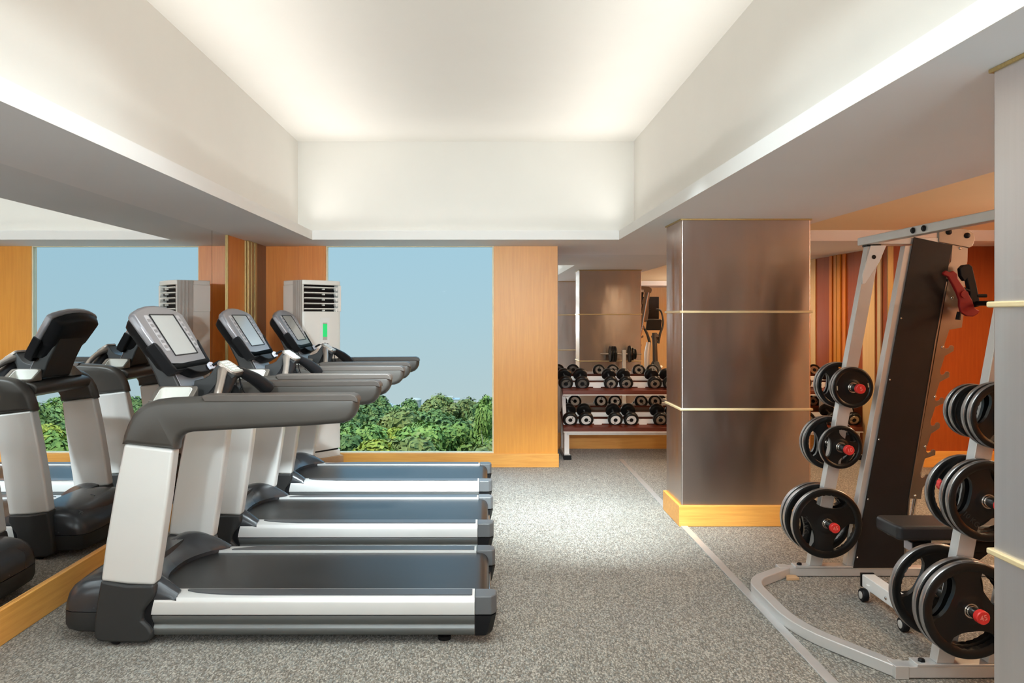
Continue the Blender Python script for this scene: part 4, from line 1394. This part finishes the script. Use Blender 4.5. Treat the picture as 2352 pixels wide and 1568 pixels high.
# ------------------------------------------------------------------- bench
def make_bench():
    R = thing('weight_bench', 'black padded weight bench on a white wheeled frame inside the weight machine', 'bench', (2.7, 4.0, 0))
    bm = B(); prism(bm, rrect(2.105, 3.35, 3.885, 4.125, 0.03), 'xy', 0.425, 0.50)
    obj('seat_pad', bm, M['rubbermat'], R, bevel=0.018, seg=4)
    bm = B(); box(bm, 2.22, 3.40, 3.955, 4.035, 0.345, 0.40)
    sp = obj('spine_tube', bm, M['black'], R, bevel=0.004)
    bm = B(); box(bm, 2.212, 2.22, 3.96, 4.03, 0.35, 0.395)
    obj('end_plug', bm, M['jack'], sp, bevel=0.002)
    bm = B(); box(bm, 2.16, 2.19, 4.075, 4.10, 0.40, 0.426); box(bm, 2.3, 2.5, 3.93, 4.06, 0.40, 0.426)
    obj('pad_bracket', bm, M['chrome'], R, bevel=0.002)
    bm = B(); rect_tube(bm, [(2.60, 3.995, 0.36), (2.26, 3.995, 0.10), (2.18, 3.995, 0.09)], 0.06, 0.06, up=(0, 0, 1))
    obj('front_leg', bm, M['black'], R, bevel=0.004)
    bm = B(); rect_tube(bm, [(2.95, 3.995, 0.36), (3.32, 3.995, 0.05)], 0.06, 0.06)
    obj('rear_leg', bm, M['black'], R, bevel=0.004)
    bm = B(); box(bm, 2.115, 2.185, 3.56, 4.28, 0.055, 0.125)
    fb = obj('foot_bar', bm, M['white'], R, bevel=0.005)
    bm = B(); box(bm, 2.112, 2.188, 4.28, 4.30, 0.052, 0.128); box(bm, 2.112, 2.188, 3.54, 3.56, 0.052, 0.128)
    obj('end_cap', bm, M['black'], fb, bevel=0.004)
    bm = B(); lathe(bm, [(0.010, 0), (0.010, 0.004), (0.005, 0.008)], axis_matrix((2.115, 4.02, 0.085), (-1, 0, 0)), 12)
    obj('bolt', bm, M['chrome'], fb)
    for y in (4.20, 3.80):
        bm = B(); lathe(bm, [(0.010, -0.016), (0.032, -0.016), (0.036, -0.010), (0.036, 0.010), (0.032, 0.016), (0.010, 0.016)], axis_matrix((2.085, y, 0.037), (1, 0, 0)), 24)
        w = obj('wheel', bm, M['black'], R)
        bm = B(); lathe(bm, [(0.020, 0), (0.020, 0.003), (0.010, 0.006)], axis_matrix((2.069, y, 0.037), (-1, 0, 0)), 18)
        obj('hub_cap', bm, M['acgrey'], w)
        bm = B(); prism(bm, [(y - 0.012, 0.030), (y + 0.012, 0.030), (y + 0.014, 0.09), (y - 0.014, 0.09)], 'yz', 2.1025, 2.114)
        obj('wheel_bracket', bm, M['white'], w)
    bm = B(); box(bm, 3.30, 3.36, 3.78, 4.22, 0.0, 0.05)
    obj('rear_foot', bm, M['black'], R, bevel=0.004)


make_bench()
# ------------------------------------------------------------ dumbbell rack
def make_rack():
    R = thing('dumbbell_rack', 'two-tier white dumbbell rack with dark red shelf boards before the niche mirror', 'rack', (2.5, 8.65, 0))
    x0, x1 = 0.86, 4.165
    for tier, (yf, zf, yb, zb) in enumerate(((8.475, 0.735, 8.83, 0.872), (8.395, 0.335, 8.78, 0.48))):
        sl = (zb - zf) / (yb - yf)
        bm = B(); prism(bm, [(yf, zf - 0.03), (yf, zf + 0.012), (yf + 0.02, zf + 0.02), (yb, zb), (yb, zb - 0.022), (yf + 0.02, zf - 0.03)], 'yz', x0, x1)
        obj('shelf_board', bm, M['mahog'], R, bevel=0.003)
        bm = B(); box(bm, x0, x1, yf - 0.004, yf + 0.03, zf - 0.042, zf - 0.030)
        obj('shelf_edge', bm, M['white'], R, bevel=0.002)
        for k, dy in enumerate((0.085, 0.235)):
            z = zf + 0.02 + sl * dy
            bm = B(); box(bm, x0 + 0.03, x1 - 0.03, yf + dy - 0.012, yf + dy + 0.012, z - 0.005, z + 0.045)
            rl = obj('support_rail', bm, M['white'], R, bevel=0.003)
            if k == 0:
                for q in range(6):
                    xc = 1.25 + q * 0.5
                    bm = B(); lathe(bm, [(0.045, 0), (0.045, 0.004)], axis_matrix((xc, yf + dy - 0.013, z + 0.002), (0, -1, 0)), 20)
                    obj('rail_saddle', bm, M['white'], rl)
    bm = B(); box(bm, x0 + 0.04, x1 - 0.04, 8.42, 8.47, 0.262, 0.302)
    obj('front_beam', bm, M['frame'], R, bevel=0.003)
    for x in (0.885, 2.50, 4.10):
        bm = B(); prism(bm, [(8.42, 0.30), (8.47, 0.30), (8.82, 0.88), (8.80, 0.91), (8.76, 0.90)], 'yz', x - 0.02, x + 0.02)
        obj('side_arm', bm, M['white'], R, bevel=0.003)
        bm = B(); box(bm, x - 0.012, x + 0.042, 8.425, 8.475, 0.05, 0.30)
        obj('front_leg', bm, M['white'], R, bevel=0.003)
        bm = B(); box(bm, x - 0.012, x + 0.042, 8.79, 8.84, 0.05, 0.90)
        obj('rear_leg', bm, M['white'], R, bevel=0.003)
        bm = B(); box(bm, x - 0.02, x + 0.05, 8.37, 8.90, 0.012, 0.055)
        ft = obj('foot', bm, M['frame'], R, bevel=0.003)
        bm = B(); box(bm, x - 0.027, x + 0.057, 8.345, 8.40, 0.0, 0.05)
        obj('foot_cap', bm, M['black'], ft, bevel=0.003)


make_rack()


def make_dumbbell(rh, disc):
    """handle along y, root at its middle"""
    R = thing('dumbbell', 'x', 'dumbbell', (0, 0, 0), group='dumbbells on the rack')
    L = 0.075
    bm = B(); lathe(bm, [(0.016, -L), (0.018, -0.03), (0.019, 0), (0.018, 0.03), (0.016, L)], axis_matrix((0, 0, 0), (0, 1, 0)), 16)
    obj('handle', bm, M['chrome'], R, local=True)
    for sd in (-1, 1):
        Mx = axis_matrix((0, sd * 0.062, 0), (0, sd, 0))
        w = 0.062
        bm = B(); lathe(bm, [(0.02, 0), (rh * 0.72, 0.0), (rh * 0.93, 0.006), (rh, 0.016), (rh, w - 0.014), (rh * 0.95, w - 0.004), (rh * 0.86, w), (rh * 0.68, w - 0.002), (rh * 0.66, w - 0.006), (0.0001, w - 0.006)], Mx, 40)
        hd = obj('weight_head', bm, M['rubber'], R, local=True, angle=40)
        bm = B(); lathe(bm, [(rh * 0.27, w - 0.0055), (rh * 0.30, w - 0.002), (rh * 0.62, w - 0.0015), (rh * 0.66, w - 0.0055)], Mx, 40, caps=False)
        obj('end_disc', bm, M[disc], hd, local=True)
        bm = B(); lathe(bm, [(rh * 0.26, w - 0.0055), (rh * 0.24, w + 0.001), (0.0001, w + 0.002)], Mx, 20)
        obj('centre_bolt', bm, M['black'], hd, local=True)
        bm = B(); box(bm, rh * 0.36, rh * 0.56, -rh * 0.06, rh * 0.06, w - 0.002, w - 0.0008, Mx @ Matrix.Rotation(0.9 if sd < 0 else 2.2, 4, 'Z'))
        obj('weight_mark', bm, M['black'], hd, local=True, smooth=False)
    return R


PRO = {}
ORD = ['first', 'second', 'third', 'fourth', 'fifth', 'sixth']


def put_dumbbell(kind, x, y, z, label, roll):
    if kind not in PRO:
        rh = {'white': 0.083, 'steel_low': 0.082, 'dark': 0.081, 'steel': 0.079}[kind]
        PRO[kind] = make_dumbbell(rh, {'white': 'discwhite', 'steel_low': 'discsteel', 'dark': 'discdark', 'steel': 'discsteel'}[kind])
        o = PRO[kind]
    else:
        o = copy_tree(PRO[kind])
    o.location = (x, y, z)
    o.rotation_mode = 'YXZ'
    o.rotation_euler = (math.radians(23), roll, 0)
    o['label'] = label


top = [(0.90, 'dark'), (1.083, 'dark'), (1.405, 'steel'), (1.575, 'steel'), (1.895, 'steel'), (2.065, 'steel'), (3.57, 'steel'), (3.90, 'steel'), (4.06, 'steel')]
low = [(0.94, 'white'), (1.115, 'white'), (1.44, 'white'), (1.615, 'white'), (1.94, 'steel_low'), (2.115, 'steel_low'), (3.57, 'steel_low'), (3.86, 'steel_low'), (4.08, 'steel_low')]
DESC = {'white': 'black rubber dumbbell with white end discs', 'dark': 'black rubber dumbbell with dark end discs', 'steel': 'black rubber dumbbell with polished bronze-looking discs',
        'steel_low': 'black rubber dumbbell with polished steel discs'}
for nm, rows, y, z in (('upper', top, 8.625, 0.866), ('lower', low, 8.54, 0.472)):
    for i, (x, k) in enumerate(rows):
        where = ('%s from the orange pier on the %s tier' % (ORD[i], nm)) if i < 6 else ('%s past the steel pillar on the %s tier' % (ORD[i - 6], nm))
        put_dumbbell(k, x, y, z, DESC[k] + ', ' + where, random.Random(i * 7 + len(nm)).uniform(0, 6.28) if False else (i * 1.3))

# ---------------------------------------- things the niche mirror shows
def make_tree():
    R = thing('weight_tree', 'white plate stand holding black plates, reflected in the niche mirror', 'plate stand', (2.12, 6.47, 0))
    bm = B(); rect_tube(bm, [(2.12, 6.47, 0.04), (2.12, 6.47, 1.06)], 0.055, 0.055, up=(0, 1, 0))
    obj('post', bm, M['white'], R, bevel=0.004)
    for a, b_ in (((1.80, 6.47), (2.40, 6.47)), ((2.12, 6.25), (2.12, 6.75))):
        bm = B(); rect_tube(bm, [(a[0], a[1], 0.025), (b_[0], b_[1], 0.025)], 0.05, 0.045)
        obj('foot', bm, M['white'], R, bevel=0.004)
    for z in (0.55, 0.997):
        bm = B(); cyl(bm, (1.765, 6.43, z), (1, 0, 0), 0.014, 0.63, 14)
        obj('plate_peg', bm, M['chrome'], R)
    n = 0
    for z, xs in ((0.997, ((1.92, 0.125), (1.955, 0.125), (1.99, 0.125), (2.215, 0.13), (2.255, 0.10), (2.295, 0.08))), (0.55, ((1.95, 0.17), (2.0, 0.17), (2.22, 0.17), (2.27, 0.17)))):
        for x, r in xs:
            lab = '%s black plate from the aisle end of the %s peg of the white plate stand' % (ORD[n % 6], 'upper' if z > 0.9 else 'lower')
            n = n + 1 if n != 5 else 6
            t = thing('tree_plate', lab, 'weight plate', (x, 6.43, z), group='plates on the plate stand')
            bm = B(); lathe(bm, [(0.0165, -0.014), (r * 0.86, -0.010), (r * 0.95, -0.015), (r, -0.008), (r, 0.008), (r * 0.95, 0.015), (r * 0.86, 0.010), (0.0165, 0.014), (0.0165, -0.014)], axis_matrix((0, 0, 0), (1, 0, 0)), 36, caps=False)
            obj('disc', bm, M['rubber'], t, local=True)


make_tree()


def make_elliptical():
    ox, oy = 3.62, 1.45
    R = thing('elliptical_trainer', 'grey and silver elliptical trainer with curved handlebars, reflected in the niche mirror', 'elliptical trainer', (ox, oy, 0))
    V = lambda x, y, z: (ox + x, oy + y, z)
    bm = B(); box(bm, ox - 0.25, ox + 0.25, oy + 0.62, oy + 0.72, 0, 0.06); box(bm, ox - 0.3, ox + 0.3, oy - 0.9, oy - 0.8, 0, 0.06); box(bm, ox - 0.05, ox + 0.05, oy - 0.85, oy + 0.66, 0.0, 0.07)
    obj('base', bm, M['dark'], R, bevel=0.01)
    bm = B(); loft(bm, [[V(-0.10, 0.25, 0.07), V(0.10, 0.25, 0.07), V(0.10, 0.68, 0.07), V(-0.10, 0.68, 0.07)], [V(-0.10, 0.28, 0.45), V(0.10, 0.28, 0.45), V(0.10, 0.62, 0.45), V(-0.10, 0.62, 0.45)], [V(-0.06, 0.38, 0.62), V(0.06, 0.38, 0.62), V(0.06, 0.52, 0.62), V(-0.06, 0.52, 0.62)]])
    obj('drive_cover', bm, M['dark'], R, bevel=0.02, seg=3)
    bm = B(); tube(bm, [V(0, 0.45, 0.55), V(0.0, 0.40, 0.95), V(0, 0.36, 1.22)], [0.055, 0.05, 0.055], 14)
    obj('column', bm, M['arm'], R)
    bm = B(); tube(bm, [V(-0.16, 0.36, 0.45), V(-0.15, 0.33, 0.80), V(-0.11, 0.31, 1.02)], [0.055, 0.06, 0.05], 14)
    obj('arm_cover', bm, M['silver'], R)
    bm = B(); lathe(bm, [(0.001, -0.085), (0.06, -0.06), (0.085, 0), (0.06, 0.06), (0.001, 0.085)], Matrix.Translation(V(0.02, 0.34, 1.14)), 20)
    obj('pivot_housing', bm, M['dark'], R)
    for sd in (-1, 1):
        bm = B(); tube(bm, [V(sd * 0.09, 0.32, 1.0), V(sd * 0.14, 0.28, 1.20), V(sd * 0.22, 0.20, 1.38), V(sd * 0.24, 0.10, 1.55), V(sd * 0.20, 0.06, 1.70), V(sd * 0.10, 0.08, 1.74)], [0.03, 0.028, 0.022, 0.02, 0.02, 0.02], 12, smooth=5)
        obj('handlebar', bm, M['dark'], R)
        bm = B(); tube(bm, [V(sd * 0.16, 0.30, 0.50), V(sd * 0.16, -0.1, 0.26), V(sd * 0.16, -0.72, 0.24)], 0.03, 10)
        obj('pedal_arm', bm, M['silver'], R)
        bm = B(); prism(bm, rrect(ox + sd * 0.16 - 0.08, ox + sd * 0.16 + 0.08, oy - 0.45, oy - 0.08, 0.03), 'xy', 0.28, 0.32)
        obj('pedal', bm, M['black'], R, bevel=0.008)
    Me = Matrix.Translation(V(0, 0.30, 1.40)) @ Matrix.Rotation(math.radians(62), 4, 'X')
    bm = B(); prism(bm, rrect(-0.16, 0.16, -0.13, 0.13, 0.03), 'xy', -0.025, 0.025, Me)
    obj('console', bm, M['dark'], R, bevel=0.008)


make_elliptical()
t = thing('mounted_television', 'flat black television on the pale wall, reflected in the niche mirror', 'television', (3.82, YF + 0.004, 1.76))
bm = B(); box(bm, 3.27, 4.37, YF + 0.004, YF + 0.05, 1.45, 2.07)
obj('casing', bm, M['black'], t, bevel=0.006)
bm = B(); box(bm, 3.285, 4.355, YF + 0.05, YF + 0.0525, 1.47, 2.055)
obj('screen', bm, M['tv'], t, smooth=False)
# ------------------------------------------------------------- outside view
def alpha(d):       # slope of the tree tops below the camera's eye level
    if d < 45:
        return 0.19
    pts = [(45, 0.190), (58, 0.170), (75, 0.150), (100, 0.134), (140, 0.124), (200, 0.1195), (400, 0.1180), (3000, 0.1165)]
    for (a, va), (b, vb) in zip(pts[:-1], pts[1:]):
        if a <= d <= b:
            k = (d - a) / (b - a)
            return va + (vb - va) * k
    return 0.1165


def gz(d):
    return CAMZ - alpha(d) * d - 9.0


LEAF = [leaf_mat('mid green leaves', lin((70, 92, 40)), lin((110, 132, 62)), lin((146, 160, 84))),
        leaf_mat('deep green leaves', lin((68, 90, 46)), lin((102, 122, 66)), lin((136, 150, 88))),
        leaf_mat('yellow green leaves', lin((110, 118, 40)), lin((152, 156, 60)), lin((184, 180, 82))),
        leaf_mat('olive leaves', lin((84, 94, 48)), lin((122, 128, 70)), lin((152, 150, 92)))]
M['bark'] = pmat('pale grey bark', lin((150, 142, 128)), 0.8, var=0.2)
bm = B()
ds = [40, 60, 80, 100, 140, 200, 300, 500, 900, 1500, 2600]
rows = []
for d in ds:
    rows.append([bm.verts.new((k * 0.12 * d, d, gz(d))) for k in range(-9, 10)])
for a, b_ in zip(rows[:-1], rows[1:]):
    for i in range(len(a) - 1):
        bm.faces.new((a[i], a[i + 1], b_[i + 1], b_[i]))
M['land'] = leaf_mat('scrubby ground', lin((74, 88, 54)), lin((98, 112, 74)), lin((120, 130, 96)))
structure('land', bm, M['land'])


def crown_mesh(seed, rad, height, nleaf, ls):
    """tree crown: overlapping clumps covered in leaf sprays"""
    rnd = random.Random(seed)
    bm = B()
    clumps = []
    n = rnd.randint(11, 15)
    for k in range(n):
        a = rnd.uniform(0, 2 * PI)
        q = math.sqrt(rnd.random())
        zz = rnd.uniform(0.25, 0.92) * height
        lim = rad * math.sqrt(max(0.06, 1 - (abs(zz / height - 0.5) / 0.56) ** 2))
        clumps.append((Vector((math.cos(a) * q * lim * 0.72, math.sin(a) * q * lim * 0.72, zz)), rnd.uniform(0.30, 0.48) * rad))
    clumps.append((Vector((0, 0, height * 0.5)), rad * 0.55))
    for c, r in clumps:
        r_ = bmesh.ops.create_icosphere(bm, subdivisions=2, radius=r * 0.86, matrix=Matrix.Translation(c))
        for v in r_['verts']:
            v.co += (v.co - c).normalized() * rnd.uniform(-0.22, 0.14) * r
    per = nleaf // len(clumps)
    for c, r in clumps:
        for k in range(per):
            d = Vector((rnd.gauss(0, 1), rnd.gauss(0, 1), rnd.gauss(0.15, 1))).normalized()
            p = c + d * r * rnd.uniform(0.80, 1.12)
            nrm = (d + Vector((rnd.uniform(-.7, .7), rnd.uniform(-.7, .7), rnd.uniform(-.3, .9)))).normalized()
            u = nrm.orthogonal().normalized()
            u.rotate(Matrix.Rotation(rnd.uniform(0, 6.28), 3, nrm))
            v = nrm.cross(u)
            s = ls * rnd.uniform(0.6, 1.3)
            vs = [bm.verts.new(p + u * s * a + v * s * b * 0.6) for a, b in ((-1, -0.3), (-0.2, -1), (1, -0.2), (0.3, 1))]
            bm.faces.new(vs)
    return bm


def make_tree_kind(seed, rad, height, mat, ls, nleaf=4200):
    R = thing('tree', 'x', 'tree', (0, 0, 0))
    bm = crown_mesh(seed, rad, height, nleaf, ls)
    me = bpy.data.meshes.new('crown')
    bm.to_mesh(me); bm.free()
    o = bpy.data.objects.new('crown', me); COL.objects.link(o); me.materials.append(LEAF[mat]); o.parent = R
    o.location = (0, 0, 9.0 - height)
    bm = B(); tube(bm, [(0, 0, -1), (0.1, 0, 3), (-0.1, 0.1, 7)], [0.25, 0.2, 0.08], 8)
    tube(bm, [(0.05, 0, 2.5), (0.9, 0.4, 5.2), (1.3, 0.5, 7.0)], [0.13, 0.08, 0.03], 6)
    tube(bm, [(0.05, 0, 2.2), (-0.8, -0.5, 4.8), (-1.4, -0.7, 6.8)], [0.13, 0.08, 0.03], 6)
    obj('trunk', bm, M['bark'], R, local=True)
    return R


KINDS = [(1, 3.1, 6.4, 0, 0.30), (2, 3.4, 6.0, 1, 0.27), (3, 2.4, 5.0, 2, 0.30), (4, 2.9, 6.8, 3, 0.26), (5, 2.6, 7.4, 0, 0.26), (6, 3.8, 7.0, 1, 0.28)]
KLAB = ['mid green bushy tree below the window', 'deep green rounded tree below the window', 'yellow-green low tree near the window sill', 'olive loose-crowned tree below the window',
        'tall mid green tree below the window', 'broad deep green tree below the window']
protos = [None] * len(KINDS)
rnd = random.Random(11)
spots = []
d = 46.0
while d < 135:
    step = 4.4 + (d - 46) * 0.050
    a0, a1 = -0.30, 0.62
    x = a0 * d + rnd.uniform(0, step)
    while x < a1 * d:
        if -0.30 * d < x < 0.10 * d or 0.30 * d < x < 0.62 * d:
            spots.append((x + rnd.uniform(-1, 1), d + rnd.uniform(-1.5, 1.5)))
        x += step * rnd.uniform(0.85, 1.2)
    d += step * 0.92
for i, (x, y) in enumerate(spots):
    if y < 52:
        k = rnd.choice([2, 2, 0, 3])
    elif y < 80:
        k = rnd.choice([0, 3, 0, 4, 2, 1])
    else:
        k = rnd.choice([1, 5, 1, 4, 5, 3])
    sc = rnd.uniform(0.85, 1.12) * (1.0 if y < 80 else 1.15)
    if protos[k] is None:
        protos[k] = make_tree_kind(*KINDS[k])
        o = protos[k]
    else:
        o = copy_tree(protos[k])
    o.location = (x, y, gz(y) + rnd.uniform(-0.9, 0.5))
    o.rotation_euler = (0, 0, rnd.uniform(0, 6.28))
    o.scale = (sc, sc, sc * rnd.uniform(0.92, 1.08))
    o['label'] = KLAB[k]
    o['group'] = 'trees outside: ' + KLAB[k]
# the tall tree against the right edge of the window
o = copy_tree(protos[4]); o.location = (0.2, 62, gz(62) + 3.0); o.scale = (0.62, 0.62, 1.05)
o['label'] = 'tall slim tree rising highest beside the orange pier'
if 'group' in o:
    del o['group']

# distant woods, as nobody could count its trees
rnd = random.Random(5)
bm = B()
for k in range(1500):
    d = 135 * math.exp(rnd.random() ** 1.2 * 1.58)
    x = rnd.uniform(-0.34, 0.66) * d
    if 0.12 * d < x < 0.30 * d:
        continue
    r = rnd.uniform(2.4, 4.2) * (d / 135) ** 0.35
    Mx = Matrix.Translation((x, d, gz(d) + 9 - r * 1.1 + rnd.uniform(-1.2, 0.8))) @ Matrix.Diagonal((1.25, 1.25, 0.9, 1))
    r_ = bmesh.ops.create_icosphere(bm, subdivisions=2, radius=r, matrix=Mx)
    for v in r_['verts']:
        v.co += Vector((rnd.uniform(-1, 1), rnd.uniform(-1, 1), rnd.uniform(-1, 1))) * r * 0.16
tl = obj('woodland', bm, LEAF[1], smooth=False)
tag(tl, 'hazy green woods stretching to the distant town', 'woods', None, 'stuff')

# hazy town beyond the woods
M['town'] = [pmat('pale cream render', lin((168, 164, 154)), 0.8), pmat('pale grey render', lin((152, 160, 164)), 0.8), pmat('pale pink render', lin((164, 156, 150)), 0.8)]
rnd = random.Random(9)
WAY = ['far left', 'left of centre', 'centre', 'right of centre']
nb = 0
for k in range(34):
    d = rnd.uniform(720, 1000)
    x = rnd.uniform(-0.175, 0.012) * d if k < 26 else rnd.uniform(0.40, 0.60) * d
    w, dp, h = rnd.uniform(9, 20), rnd.uniform(8, 14), rnd.uniform(9, 17)
    zb = gz(d)
    t = thing('building', 'pale hazy building far off beyond the woods', 'building', (x, d, zb), group='distant town buildings')
    bm = B(); box(bm, -w / 2, w / 2, -dp / 2, dp / 2, 0, h)
    if rnd.random() < 0.5:
        box(bm, -w / 4, w / 6, -dp / 4, dp / 4, h, h + 2.5)
    obj('walls', bm, rnd.choice(M['town']), t, local=True, smooth=False)
    bm = B(); box(bm, -w / 2 - 0.3, w / 2 + 0.3, -dp / 2 - 0.3, dp / 2 + 0.3, h - 0.5, h + 0.3)
    obj('roof', bm, M['town'][1], t, local=True, smooth=False)
d = 760
t = thing('building', 'round cream drum-shaped building far off above the tree tops', 'building', (fx(955, F) * d, d, gz(d)))
bm = B(); lathe(bm, [(5.5, 0), (5.5, 15), (5.8, 15), (5.8, 16), (4.6, 17), (0.1, 17.6)], None, 24)
obj('drum', bm, M['town'][0], t, local=True)
d = 88
t = thing('house', 'small white roofed house among the trees', 'house', (fx(930, F) * d, d, gz(d) + 4.0))
bm = B(); box(bm, -1.6, 1.6, -1.5, 1.5, -4, 3.6)
obj('walls', bm, M['town'][1], t, local=True, smooth=False)
bm = B(); prism(bm, [(-1.9, 3.6), (1.9, 3.6), (1.9, 3.9), (0, 4.7), (-1.9, 3.9)], 'xz', -1.7, 1.7)
obj('roof', bm, M['town'][0], t, local=True, smooth=False)

# ---------------------------------------------------------- sky, sun, world
SKY_TOP = 3.0
w = bpy.data.worlds.new('world')
SC.world = w
w.use_nodes = True
nt = w.node_tree
bg = nt.nodes['Background']
tc = N(nt, 'ShaderNodeTexCoord')
sx = N(nt, 'ShaderNodeSeparateXYZ')
nt.links.new(tc.outputs['Generated'], sx.inputs[0])
mr = N(nt, 'ShaderNodeMapRange')
mr.inputs['From Min'].default_value = -0.15
mr.inputs['From Max'].default_value = 0.35
nt.links.new(sx.outputs['Z'], mr.inputs['Value'])
rp = ramp(nt, [(0.0, lin((192, 209, 213))), (0.12, lin((184, 207, 214))), (0.30, lin((176, 208, 221))), (0.52, lin((168, 207, 226))), (1.0, lin((150, 198, 232)))])
nt.links.new(mr.outputs[0], rp.inputs['Fac'])
nt.links.new(rp.outputs['Color'], bg.inputs['Color'])
bg.inputs['Strength'].default_value = 1.0
# a bright hazy upper sky, well above what the window frames from the camera
m2 = N(nt, 'ShaderNodeMapRange', interpolation_type='SMOOTHSTEP')
m2.inputs['From Min'].default_value = 0.14
m2.inputs['From Max'].default_value = 0.55
m2.inputs['To Min'].default_value = 1.0
m2.inputs['To Max'].default_value = SKY_TOP
nt.links.new(sx.outputs['Z'], m2.inputs['Value'])
nt.links.new(m2.outputs[0], bg.inputs['Strength'])
sd_ = bpy.data.lights.new('sun', 'SUN')
sd_.energy = 3.6
sd_.color = (1.0, 0.95, 0.86)
sd_.angle = math.radians(1.0)
so = bpy.data.objects.new('sun', sd_)
COL.objects.link(so)
so.rotation_euler = (math.radians(48), 0, math.radians(-38))
# portal: guides daylight sampling through the window
pd = bpy.data.lights.new('window_daylight', 'AREA')
pd.shape = 'RECTANGLE'
pd.size = 1.72
pd.size_y = 2.14
pd.cycles.is_portal = True
po = bpy.data.objects.new('window_daylight', pd)
COL.objects.link(po)
po.location = (-0.789, YB + 0.10, 1.23)
po.rotation_euler = (-PI / 2, 0, 0)

SC.view_settings.view_transform = 'Standard'
SC.view_settings.look = 'None'
SC.view_settings.exposure = 0.0
SC.view_settings.gamma = 1.0
SC.view_settings.use_curve_mapping = False
SC.cycles.max_bounces = 10
SC.cycles.diffuse_bounces = 5
SC.cycles.glossy_bounces = 6
SC.cycles.transparent_max_bounces = 8
SC.cycles.caustics_reflective = True
SC.cycles.blur_glossy = 0.6
SC.cycles.caustics_refractive = False
SC.cycles.sample_clamp_indirect = 6.0
